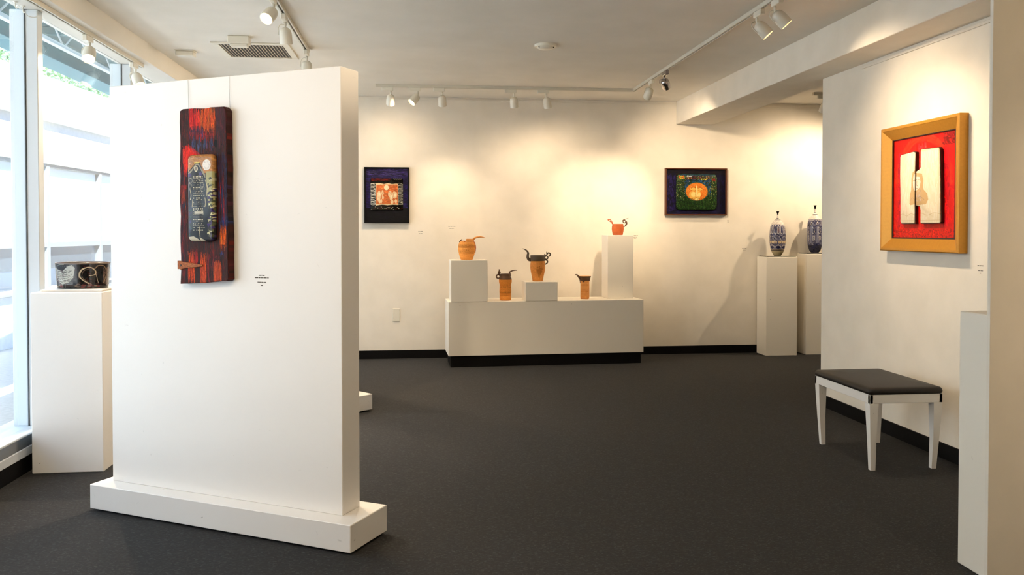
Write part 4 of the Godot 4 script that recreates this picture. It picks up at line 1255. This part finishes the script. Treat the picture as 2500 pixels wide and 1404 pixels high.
func pots():
	# barrel pot with cut rim and long arched handle
	var a := thing("barrel_pot", "barrel-shaped orange clay pot with notched rim and long arched handle", "pot", Vector3(0.540, 1.182, -9.36), 0.0, "clay pots on the long plinth")
	var bp := ring_bands([[0.0005, 0.0], [0.062, 0.0], [0.067, 0.004], [0.078, 0.030], [0.088, 0.066], [0.0955, 0.110], [0.096, 0.140], [0.092, 0.172], [0.083, 0.196]], [0.034, 0.050, 0.072, 0.135, 0.148, 0.168])
	part("body", lathe(bp, 48), stamped(40, 301, Color(0.93, 0.63, 0.31), [[0.16, 0.22, 0], [0.25, 0.29, 1], [0.34, 0.56, 2], [0.42, 0.60, 2]]), a)
	var rim := new_st(true)
	var rim_h := func(ang: float) -> float:
		# tall on the handle side, low notch in front, small flap on the other side
		var d := wrapf(ang, -PI, PI)
		if d > -1.45 and d < 1.75: return 0.235
		if d > 1.75 and d < 2.2: return 0.200
		return 0.212
	for sgn in [1.0, -1.0]:
		revolve(rim, func(u: float, v: float) -> Vector3:
			var ang := u * TAU
			var h: float = rim_h.call(ang)
			var vv := v if sgn > 0 else 1.0 - v
			var r := lerpf(0.083, 0.072, vv) - (0.0 if sgn > 0 else 0.005)
			return Vector3(cos(ang) * r, lerpf(0.194, h, vv), sin(ang) * r), 48, 3)
	part("rim", rim, M.clay, a)
	var hp := smooth_path([Vector3(0.066, 0.205, 0), Vector3(0.079, 0.234, 0), Vector3(0.104, 0.250, 0), Vector3(0.145, 0.257, 0), Vector3(0.18, 0.254, 0), Vector3(0.207, 0.247, 0)])
	part("handle", tube_st(hp, [0.014, 0.013, 0.012, 0.012, 0.011, 0.011, 0.011, 0.011, 0.011, 0.010, 0.010, 0.010, 0.010, 0.009, 0.009, 0.009, 0.008, 0.008, 0.007, 0.006, 0.005, 0.005, 0.004, 0.003, 0.002, 0.002], 10, 1.5), M.clay, a)
	part("strap", tube_st(smooth_path([Vector3(0.072, 0.212, 0.01), Vector3(0.090, 0.178, 0.012), Vector3(0.097, 0.135, 0.012), Vector3(0.090, 0.082, 0.01)]), [0.007], 8), M.redclay, a)
	part("rim_flap", tube_st([Vector3(-0.080, 0.196, 0.02), Vector3(-0.066, 0.216, 0.016), Vector3(-0.056, 0.232, 0.012)], [0.010, 0.007, 0.002], 8, 0.4), M.brown, a)
	part("inside", lathe([[0.0005, 0.19], [0.080, 0.1935]], 32), M.redclay, a)
	# cylindrical jug with dark glazed shoulder
	var b := thing("banded_jug", "orange clay jug with dark brown shoulder, curled ornament and spout", "pot", Vector3(0.975, 0.725, -9.36), 0.0, "clay pots on the long plinth")
	var jp := ring_bands([[0.0005, 0.0], [0.060, 0.0], [0.064, 0.004], [0.066, 0.06], [0.067, 0.11], [0.064, 0.150], [0.064, 0.176], [0.070, 0.196], [0.073, 0.214], [0.0725, 0.234]], [0.052, 0.064, 0.078, 0.165, 0.172])
	part("body", lathe(jp, 48), stamped(26, 302, Color(0.94, 0.61, 0.27), [[0.28, 0.40, 2], [0.32, 0.42, 0], [0.46, 0.52, 2], [0.58, 0.64, 1]]), b)
	part("shoulder", lathe([[0.0725, 0.233], [0.071, 0.244], [0.0645, 0.260], [0.060, 0.268], [0.059, 0.284], [0.061, 0.296, 1], [0.055, 0.297, 1], [0.053, 0.27], [0.0005, 0.255]], 40), M.brown, b)
	part("spout", tube_st(smooth_path([Vector3(0.056, 0.272, 0), Vector3(0.050, 0.300, 0), Vector3(0.048, 0.316, 0), Vector3(0.070, 0.329, 0), Vector3(0.100, 0.336, 0), Vector3(0.128, 0.337, 0)]), fade(0.012, 0.004, 26), 10, 1.2), M.brown, b)
	var orn := new_st(true)
	add_torus(orn, Vector3(-0.080, 0.268, 0), 0.021, 0.0085)
	part("curled_handle", orn, M.brown, b)
	part("knob", lathe([[0.0005, -0.018], [0.012, -0.013], [0.018, 0.0], [0.013, 0.013], [0.005, 0.020], [0.006, 0.026], [0.008, 0.031], [0.005, 0.037], [0.0005, 0.038]], 16), M.brown, b).position = Vector3(-0.070, 0.312, 0)
	# tall spouted pitcher on the low block
	var c := thing("spouted_pitcher", "tan clay pitcher with black collar, swan-neck spout and looped handle", "pot", Vector3(1.345, 0.936, -9.37), 0.0, "clay pots on the long plinth")
	rng.seed = 303
	var fired := blank(512, 256, Color(0.88, 0.58, 0.28))
	for i in 900:
		ell(fired, rng.randf(), rng.randf(), 0.02, 0.04, jit(Color(0.88, 0.58, 0.28), 0.05))
	# smoke cloud left by the firing, ragged patch on the belly
	for i in 70:
		ell(fired, 0.77 + rng.randfn(0.0, 0.028), 0.52 + rng.randfn(0.0, 0.09), 0.016, 0.04, jit(Color(0.76, 0.48, 0.22), 0.05))
	blend_edges(fired, 6)
	blend_edges(fired, 3)
	var smoke := picture(fired, 0.6)
	part("body", lathe([[0.0005, 0.0], [0.054, 0.0], [0.058, 0.004], [0.066, 0.05], [0.077, 0.10], [0.0845, 0.145], [0.0855, 0.165], [0.084, 0.195], [0.079, 0.225], [0.076, 0.236]], 48), smoke, c)
	part("collar", lathe([[0.076, 0.228], [0.084, 0.236], [0.086, 0.250], [0.084, 0.274], [0.086, 0.286], [0.083, 0.293, 1], [0.077, 0.294, 1], [0.074, 0.25], [0.0005, 0.235]], 44), M.darkbrown, c)
	part("spout", tube_st(smooth_path([Vector3(-0.074, 0.240, 0.006), Vector3(-0.098, 0.244, 0.004), Vector3(-0.113, 0.266, 0), Vector3(-0.113, 0.295, 0), Vector3(-0.110, 0.322, 0), Vector3(-0.128, 0.348, 0), Vector3(-0.150, 0.361, 0), Vector3(-0.172, 0.369, 0)]), [0.014, 0.015, 0.016, 0.0165, 0.017, 0.017, 0.017, 0.0165, 0.0165, 0.016, 0.016, 0.0155, 0.015, 0.015, 0.0145, 0.014, 0.0135, 0.013, 0.0125, 0.012, 0.011, 0.0105, 0.010, 0.0095, 0.009, 0.008, 0.0075, 0.007, 0.006, 0.0055, 0.005, 0.0045, 0.004, 0.0035, 0.003, 0.002], 12), M.darkbrown, c)
	var loop := new_st(true)
	add_torus(loop, Vector3(0.0985, 0.266, 0), 0.0185, 0.0065)
	add_tube(loop, smooth_path([Vector3(0.100, 0.290, 0), Vector3(0.112, 0.314, 0), Vector3(0.128, 0.320, 0), Vector3(0.143, 0.309, 0), Vector3(0.141, 0.292, 0), Vector3(0.124, 0.278, 0)]), [0.0075], 8)
	add_tube(loop, smooth_path([Vector3(0.088, 0.240, 0), Vector3(0.104, 0.236, 0), Vector3(0.113, 0.222, 0), Vector3(0.106, 0.204, 0), Vector3(0.086, 0.192, 0)]), [0.0075], 8)
	add_tube(loop, [Vector3(0.108, 0.296, 0), Vector3(0.102, 0.320, 0), Vector3(0.097, 0.335, 0)], [0.009, 0.005, 0.001], 8)
	add_tube(loop, [Vector3(0.090, 0.280, 0), Vector3(0.082, 0.298, 0), Vector3(0.078, 0.310, 0)], [0.009, 0.009, 0.003], 8)
	part("looped_handle", loop, M.darkbrown, c)
	# square pitcher with flared mouth
	var d := thing("square_pitcher", "square orange clay pitcher with stamped grid and flared brown lip", "pot", Vector3(1.905, 0.725, -9.45), 0.0, "clay pots on the long plinth")
	var sq := new_st()
	var s := 0.047
	add_box(sq, Vector3(0, 0.104, 0), Vector3(2 * s, 0.208, 2 * s), 0.006)
	var bod := part("body", sq, M.clay, d)
	bod.rotation.y = deg_to_rad(-18)
	var stamp := box_st(Vector3.ZERO, Vector3(0.008, 0.009, 0.003), 0.001)
	var lightclay := clay(Color(0.97, 0.72, 0.42), 25)
	for r in 10:
		for q in 6:
			if r == 3: continue
			part("stamp", stamp, lightclay, bod).position = Vector3(-0.036 + q * 0.0145, 0.040 + r * 0.0152, s + 0.0005)
	var fl := new_st(true)
	revolve(fl, func(u: float, v: float) -> Vector3:
		var ang := u * TAU
		var sqr := 0.047 / maxf(absf(cos(ang + 0.31)), absf(sin(ang + 0.31)))
		var lobe := 0.010 * maxf(0.0, cos(ang - PI))
		var r := lerpf(minf(sqr, 0.058), 0.071 + lobe, pow(v, 1.4))
		var dip := 0.028 * maxf(0.0, cos(ang - PI)) * (1.0 - v)
		return Vector3(cos(ang) * r, lerpf(0.206, 0.262, v) - dip, sin(ang) * r * 0.85), 36, 6)
	part("flared_lip", fl, M.brown, d)
	var fi := new_st(true)
	revolve(fi, func(u: float, v: float) -> Vector3:
		var ang := u * TAU
		var lobe := 0.010 * maxf(0.0, cos(ang - PI))
		var r := lerpf(0.069 + lobe, 0.036, v)
		return Vector3(cos(ang) * r, lerpf(0.2622, 0.222, v), sin(ang) * r * 0.85), 36, 5)
	part("inside", fi, lightclay, d)
	part("spout", tube_st(smooth_path([Vector3(-0.050, 0.222, 0.02), Vector3(-0.072, 0.250, 0.018), Vector3(-0.090, 0.272, 0.014), Vector3(-0.106, 0.279, 0.012), Vector3(-0.122, 0.274, 0.010)]), fade(0.016, 0.003, 21), 10, 0.8), M.brown, d)
	# red-brown pot with bird ornaments
	var e := thing("bird_pot", "red-brown clay pot with two bird-like handles on the tall block", "pot", Vector3(2.322, 1.457, -9.585), 0.0, "clay pots on the long plinth")
	part("body", lathe([[0.0005, 0.0], [0.054, 0.0], [0.058, 0.003], [0.067, 0.045], [0.0705, 0.070], [0.069, 0.095], [0.063, 0.125], [0.0635, 0.131, 1], [0.057, 0.131, 1], [0.060, 0.09], [0.0005, 0.075]], 40), M.redclay, e)
	var ear := new_st(true)
	add_tube(ear, smooth_path([Vector3(-0.060, 0.126, 0), Vector3(-0.078, 0.148, 0), Vector3(-0.100, 0.166, 0), Vector3(-0.118, 0.178, 0), Vector3(-0.106, 0.184, 0), Vector3(-0.085, 0.176, 0), Vector3(-0.068, 0.152, 0), Vector3(-0.060, 0.130, 0)]), [0.005], 8)
	part("leaf_handle", ear, M.redclay, e)
	var bird := new_st(true)
	add_torus(bird, Vector3(0.078, 0.158, 0), 0.0155, 0.006)
	add_tube(bird, smooth_path([Vector3(0.058, 0.162, 0), Vector3(0.066, 0.176, 0), Vector3(0.084, 0.184, 0), Vector3(0.108, 0.192, 0), Vector3(0.130, 0.201, 0)]), fade(0.008, 0.001, 21), 8)
	add_tube(bird, smooth_path([Vector3(0.094, 0.166, 0), Vector3(0.104, 0.146, 0), Vector3(0.100, 0.122, 0), Vector3(0.086, 0.104, 0), Vector3(0.070, 0.096, 0)]), [0.008, 0.009, 0.0095, 0.010, 0.0105, 0.011, 0.011, 0.011, 0.011, 0.0105, 0.010, 0.0095, 0.009, 0.008, 0.007, 0.006, 0.005, 0.005, 0.004, 0.004, 0.003], 8)
	part("bird_handle", bird, M.brown, e)

# ------------------------------------------------------------------ bowl and vases
func bowl_picture() -> Image:
	rng.seed = 401
	var im := blank(1024, 256, Color(0.10, 0.09, 0.09))
	strokes(im, 0, 0, 1, 1, 900, 0.08, 0.5, 1.4, 4, [Color(0.14, 0.10, 0.10), Color(0.08, 0.08, 0.09), Color(0.20, 0.08, 0.07), Color(0.10, 0.13, 0.13)])
	var grey := Color(0.62, 0.62, 0.58)
	for k in 2:
		var o := 0.5 * k
		# hen with combed feathers
		poly(im, [[o + 2.0 * 0.005, 0.10], [o + 2.0 * 0.020, 0.06], [o + 2.0 * 0.060, 0.22], [o + 2.0 * 0.085, 0.30], [o + 2.0 * 0.105, 0.10], [o + 2.0 * 0.118, 0.05], [o + 2.0 * 0.128, 0.16], [o + 2.0 * 0.122, 0.55], [o + 2.0 * 0.105, 0.75], [o + 2.0 * 0.080, 0.82], [o + 2.0 * 0.050, 0.66], [o + 2.0 * 0.018, 0.40]], grey)
		for i in 200:
			var x := o + 2.0 * rng.randf_range(0.03, 0.118)
			var y := rng.randf_range(0.26, 0.74)
			line(im, [[x, y], [x + 0.012, y + rng.randf_range(-0.05, 0.05)]], 2, jit([Color(0.16, 0.15, 0.15), Color(0.24, 0.22, 0.22), Color(0.32, 0.20, 0.20)][i % 3], 0.2))
		ell(im, o + 2.0 * 0.120, 0.10, 0.003, 0.014, Color(0.1, 0.1, 0.1))
		line(im, [[o + 2.0 * 0.082, 0.80], [o + 2.0 * 0.082, 0.97]], 3, grey)
		line(im, [[o + 2.0 * 0.092, 0.79], [o + 2.0 * 0.092, 0.97]], 3, grey)
		ell(im, o + 2.0 * 0.074, 0.90, 0.016, 0.05, Color(0.40, 0.13, 0.14))
		line(im, [[o + 2.0 * 0.018, 0.18], [o + 2.0 * 0.036, 0.44], [o + 2.0 * 0.070, 0.80]], 5, Color(0.38, 0.16, 0.18))
		# scrolled dark forms
		curve(im, [[o + 2.0 * 0.165, 0.78], [o + 2.0 * 0.140, 0.55], [o + 2.0 * 0.145, 0.25], [o + 2.0 * 0.170, 0.14], [o + 2.0 * 0.188, 0.30], [o + 2.0 * 0.186, 0.44], [o + 2.0 * 0.168, 0.48]], 6, Color(0.66, 0.58, 0.48))
		curve(im, [[o + 2.0 * 0.186, 0.20], [o + 2.0 * 0.200, 0.08], [o + 2.0 * 0.222, 0.14], [o + 2.0 * 0.232, 0.42], [o + 2.0 * 0.224, 0.75]], 6, Color(0.56, 0.46, 0.36))
		curve(im, [[o + 2.0 * 0.188, 0.35], [o + 2.0 * 0.194, 0.60], [o + 2.0 * 0.200, 0.82]], 4, Color(0.60, 0.54, 0.46))
		ell(im, o + 2.0 * 0.206, 0.55, 0.022, 0.22, Color(0.05, 0.05, 0.05))
		poly(im, [[o + 2.0 * 0.228, 0.2], [o + 2.0 * 0.249, 0.12], [o + 2.0 * 0.249, 0.85], [o + 2.0 * 0.236, 0.9]], Color(0.46, 0.40, 0.36))
		for i in 20:
			ell(im, o + 2.0 * rng.randf_range(0.232, 0.248), rng.randf_range(0.2, 0.85), 0.002, 0.012, jit(Color(0.22, 0.17, 0.15), 0.2))
		ell(im, o + 2.0 * 0.194, 0.09, 0.003, 0.012, grey)
		for i in 4:
			ell(im, o + 2.0 * 0.080 + i * 0.014, 0.10, 0.002, 0.010, grey)
		curve(im, [[o + 2.0 * 0.056, 0.15], [o + 2.0 * 0.068, 0.06], [o + 2.0 * 0.092, 0.04]], 3, grey)
		# combed wing arcs, second bird at the back and painted ground
		for r in 9:
			var q := 0.02 + r * 0.009
			curve(im, [[o + 0.10, 0.34 + r * 0.045], [o + 0.15, 0.31 + r * 0.05], [o + 0.19 + q * 0.2, 0.36 + r * 0.035]], 2, Color(0.20, 0.19, 0.19) if r % 2 == 0 else Color(0.74, 0.74, 0.70))
		poly(im, [[o + 0.0, 0.22], [o + 0.03, 0.30], [o + 0.06, 0.50], [o + 0.085, 0.74], [o + 0.04, 0.82], [o + 0.0, 0.78]], Color(0.66, 0.66, 0.62))
		poly(im, [[o + 0.0, 0.84], [o + 0.06, 0.86], [o + 0.10, 0.92], [o + 0.05, 0.98], [o + 0.0, 0.98]], Color(0.58, 0.54, 0.48))
		for i in 60:
			ell(im, o + rng.randf_range(0.0, 0.07), rng.randf_range(0.35, 0.95), 0.003, 0.010, jit(Color(0.30, 0.28, 0.28), 0.25))
		line(im, [[o + 0.035, 0.15], [o + 0.075, 0.42], [o + 0.145, 0.84]], 9, Color(0.36, 0.16, 0.18), 0.3)
		for i in 26:
			ell(im, o + rng.randf_range(0.26, 0.40), rng.randf_range(0.80, 0.95), 0.012, 0.03, jit([Color(0.30, 0.09, 0.08), Color(0.16, 0.10, 0.09), Color(0.36, 0.30, 0.26)][i % 3], 0.25))
		for i in 60:
			ell(im, o + rng.randf_range(0.28, 0.36), rng.randf_range(0.3, 0.75), 0.008, 0.03, jit([Color(0.10, 0.12, 0.11), Color(0.20, 0.10, 0.07), Color(0.05, 0.05, 0.05)][i % 3], 0.2))
		curve(im, [[o + 0.335, 0.80], [o + 0.285, 0.55], [o + 0.293, 0.26], [o + 0.34, 0.15], [o + 0.375, 0.30], [o + 0.372, 0.44], [o + 0.338, 0.48]], 7, Color(0.72, 0.65, 0.54))
		curve(im, [[o + 0.345, 0.80], [o + 0.298, 0.55], [o + 0.304, 0.30], [o + 0.34, 0.20]], 3, Color(0.40, 0.34, 0.28))
		for i in 40:
			line(im, [[o + rng.randf_range(0.43, 0.49), rng.randf_range(0.15, 0.85)], [o + rng.randf_range(0.43, 0.49), rng.randf_range(0.15, 0.85)]], 1.5, jit(Color(0.44, 0.36, 0.30), 0.3))
	rec(im, 0, 0, 1, 0.025, Color(0.55, 0.50, 0.44))
	rec(im, 0, 0.96, 1, 1, Color(0.06, 0.07, 0.07))
	return im

func bowl():
	var t := thing("patterned_bowl", "dark oval ceramic bowl with incised grey birds", "bowl", Vector3(-2.147, 1.1365, -5.655), 0.0)
	var m := picture(bowl_picture(), 0.16, 2.0)
	m.clearcoat_enabled = true
	m.clearcoat = 0.6
	m.clearcoat_roughness = 0.05
	var sc := Vector3(1, 1, 0.78)
	var w := part("wall", lathe([[0.149, 0.0], [0.153, 0.003], [0.156, 0.03], [0.160, 0.08], [0.163, 0.13], [0.165, 0.160]], 64, sc), m, t)
	w.rotation.y = deg_to_rad(-2)
	part("foot", lathe([[0.0005, 0.0], [0.149, 0.0]], 48, sc), M.black, t)
	var ins := mat(Color(0.10, 0.07, 0.06), 0.2)
	part("inside", lathe([[0.158, 0.164], [0.156, 0.150], [0.150, 0.05], [0.140, 0.012], [0.0005, 0.010]], 48, sc), ins, t)
	part("rim", lathe([[0.165, 0.159], [0.167, 0.163], [0.162, 0.167], [0.158, 0.164]], 64, sc), mat(Color(0.42, 0.36, 0.32), 0.15), t)

func vase_picture(sd: int) -> Image:
	rng.seed = sd
	var im := blank(768, 640, Color(0.86, 0.83, 0.79))
	var navy := [Color(0.15, 0.17, 0.32), Color(0.20, 0.22, 0.38), Color(0.11, 0.12, 0.22), Color(0.26, 0.26, 0.38)]
	var pale := Color(0.86, 0.84, 0.82)
	# texture v: 0 = rim, 1 = foot; the body runs about 0.28 .. 0.88
	rec(im, 0, 0.0, 1, 0.075, Color(0.06, 0.05, 0.06))
	rec(im, 0, 0.155, 1, 0.17, navy[2])
	rec(im, 0, 0.19, 1, 0.20, navy[2])
	for k in 3:
		var pts := []
		for i in 41:
			pts.append([i / 40.0, 0.215 + k * 0.025 + 0.010 * sin(i * 1.3 + k)])
		line(im, pts, 2, Color(0.55, 0.50, 0.52))
	rec(im, 0, 0.30, 1, 0.84, Color(0.42, 0.42, 0.52))
	strokes(im, 0, 0.30, 1, 0.84, 1500, 0.05, 0.4, 1.2, 5, navy + [Color(0.45, 0.45, 0.55), Color(0.58, 0.56, 0.60)])
	if sd % 2 == 1:
		# arched windows, then hills with animals
		for i in 16:
			var x := i / 16.0 + 0.02
			rec(im, x - 0.019, 0.36, x + 0.019, 0.50, pale)
			ell(im, x, 0.36, 0.019, 0.05, pale)
			rec(im, x - 0.012, 0.37, x + 0.012, 0.49, navy[i % 2])
			ell(im, x, 0.37, 0.012, 0.035, navy[i % 2])
			if i % 3 == 1:
				rec(im, x - 0.006, 0.38, x + 0.006, 0.48, Color(0.60, 0.40, 0.36))
		for i in 7:
			var o := i / 7.0
			curve(im, [[o, 0.62], [o + 0.03, 0.54], [o + 0.07, 0.53], [o + 0.11, 0.57], [o + 0.14, 0.64]], 6, navy[2])
			curve(im, [[o, 0.645], [o + 0.03, 0.565], [o + 0.07, 0.555], [o + 0.11, 0.595], [o + 0.14, 0.665]], 3, pale)
			for q in [0.03, 0.085, 0.12]:
				ell(im, o + q, 0.685, 0.020, 0.026, Color(0.82, 0.74, 0.58))
				rec(im, o + q - 0.014, 0.70, o + q - 0.008, 0.735, Color(0.80, 0.72, 0.58))
				rec(im, o + q + 0.008, 0.70, o + q + 0.014, 0.735, Color(0.80, 0.72, 0.58))
			ell(im, o + 0.07, 0.80, 0.065, 0.045, Color(0.60, 0.58, 0.60))
			ell(im, o + 0.07, 0.808, 0.050, 0.030, navy[0])
			curve(im, [[o, 0.80], [o + 0.07, 0.745], [o + 0.14, 0.80]], 3, pale)
	else:
		# standing figures with looped arms
		for i in 8:
			var o := i / 8.0
			ell(im, o + 0.05, 0.385, 0.020, 0.035, pale)
			ell(im, o + 0.05, 0.39, 0.010, 0.022, navy[2])
			poly(im, [[o + 0.02, 0.45], [o + 0.08, 0.45], [o + 0.07, 0.80], [o + 0.02, 0.80]], Color(0.46, 0.48, 0.60))
			for k in 4:
				line(im, [[o + 0.028 + k * 0.014, 0.46], [o + 0.026 + k * 0.013, 0.80]], 3, [navy[2], pale][k % 2])
			curve(im, [[o + 0.075, 0.46], [o + 0.115, 0.54], [o + 0.095, 0.60], [o + 0.06, 0.57]], 5, pale)
			curve(im, [[o + 0.078, 0.48], [o + 0.122, 0.55], [o + 0.10, 0.62], [o + 0.06, 0.595]], 4, navy[2])
			rec(im, o + 0.080, 0.64, o + 0.120, 0.74, pale)
			rec(im, o + 0.088, 0.66, o + 0.112, 0.72, navy[0])
			rec(im, o + 0.094, 0.675, o + 0.106, 0.705, pale)
			curve(im, [[o + 0.01, 0.33], [o + 0.03, 0.31], [o + 0.05, 0.34], [o + 0.08, 0.31], [o + 0.11, 0.34]], 4, pale)
	rec(im, 0, 0.845, 1, 0.875, Color(0.62, 0.56, 0.48))
	rec(im, 0, 0.855, 1, 0.862, navy[2])
	rec(im, 0, 0.875, 1, 0.888, Color(0.07, 0.06, 0.06))
	if sd % 2 == 1:
		rec(im, 0, 0.888, 1, 1, Color(0.74, 0.68, 0.52))
	else:
		rec(im, 0, 0.84, 1, 1, Color(0.26, 0.26, 0.32))
		strokes(im, 0, 0.84, 1, 1, 160, 0.05, 0, 0.3, 4, navy)
	return im

func vases():
	var defs := [
		[Vector3(4.355, 1.2035, -9.765), 501, [[0.0005, 0.0], [0.040, 0.0], [0.0435, 0.004], [0.060, 0.030], [0.077, 0.062], [0.088, 0.11], [0.0945, 0.170], [0.096, 0.235], [0.0935, 0.30], [0.086, 0.355], [0.070, 0.398], [0.046, 0.428], [0.022, 0.447], [0.0125, 0.455], [0.0125, 0.463], [0.0085, 0.47], [0.0085, 0.512], [0.014, 0.525], [0.0195, 0.541, 1], [0.015, 0.541, 1], [0.006, 0.52]], "shorter blue and white bottle vase with arches and animals"],
		[Vector3(4.845, 1.2385, -9.79), 502, [[0.0005, 0.0], [0.044, 0.0], [0.0475, 0.004], [0.066, 0.028], [0.082, 0.070], [0.090, 0.13], [0.0925, 0.20], [0.0925, 0.28], [0.0905, 0.35], [0.080, 0.405], [0.058, 0.438], [0.040, 0.452], [0.037, 0.462], [0.026, 0.474], [0.016, 0.480], [0.0105, 0.49], [0.009, 0.53], [0.012, 0.555], [0.0185, 0.582, 1], [0.014, 0.582, 1], [0.006, 0.56]], "taller blue and white bottle vase with figures, partly hidden by wall"]]
	for d in defs:
		var t := thing("bottle_vase", d[3], "vase", d[0], deg_to_rad(20), "blue and white vases")
		var m := picture(vase_picture(d[1]), 0.16, 1.5)
		m.clearcoat_enabled = true
		m.clearcoat = 0.5
		m.clearcoat_roughness = 0.06
		part("body", lathe(d[2], 56), m, t)

# ------------------------------------------------------------------ bench
func bench():
	var t := thing("bench", "white wooden bench with black padded seat", "bench", Vector3(3.035, 0, -5.265), 0.0)
	var X := 0.242
	var Z := 0.362
	for s in [-1, 1]:
		part("apron", span_st(Vector3(s * X, 0.425, -Z), Vector3(s * (X - 0.022), 0.480, Z), 0.002), M.white, t)
		part("apron", span_st(Vector3(-X, 0.425, s * Z), Vector3(X, 0.480, s * (Z - 0.022)), 0.002), M.white, t)
	for sx in [-1, 1]:
		for sz in [-1, 1]:
			var st := new_st()
			var rows := [[0.0, 0.030, 0.024], [0.20, 0.040, 0.012], [0.425, 0.058, 0.0]]
			var L := []
			for r in rows:
				var x1: float = sx * (X - r[2])
				var x0: float = sx * (X - r[2] - r[1])
				var z1: float = sz * (Z - r[2])
				var z0: float = sz * (Z - r[2] - r[1])
				L.append([Vector3(x0, r[0], z0), Vector3(x1, r[0], z0), Vector3(x1, r[0], z1), Vector3(x0, r[0], z1)])
			for j in 2:
				var mid: Vector3 = (L[j][0] + L[j][2] + L[j + 1][0] + L[j + 1][2]) / 4.0
				for k in 4:
					quad(st, L[j][k], L[j][(k + 1) % 4], L[j + 1][(k + 1) % 4], L[j + 1][k], mid)
			quad(st, L[0][0], L[0][1], L[0][2], L[0][3], Vector3(L[0][0].x, 0.2, L[0][0].z))
			quad(st, L[2][0], L[2][1], L[2][2], L[2][3], Vector3(L[0][0].x, 0.2, L[0][0].z))
			part("leg", st, M.white, t)
	var cushion := part("seat_cushion", loft_st(round_pts(-0.25, -0.37, 0.25, 0.37, 0.03, 6), [[0.012, 0.480], [0.002, 0.486], [0.0, 0.498], [0.003, 0.508], [0.008, 0.515], [0.014, 0.520], [0.014, 0.524, 0.93], [0.014, 0.528, 0.82], [0.014, 0.532, 0.6], [0.014, 0.534, 0.3]], true), M.leather, t)
	cushion.rotation.x = -PI / 2

func _ready():
	rng.seed = 1
	setup_view()
	materials()
	room()
	outside()
	lighting()
	boards()
	plinths()
	plank()
	purple_painting()
	green_painting()
	red_painting()
	pots()
	bowl()
	vases()
	bench()
	fittings()
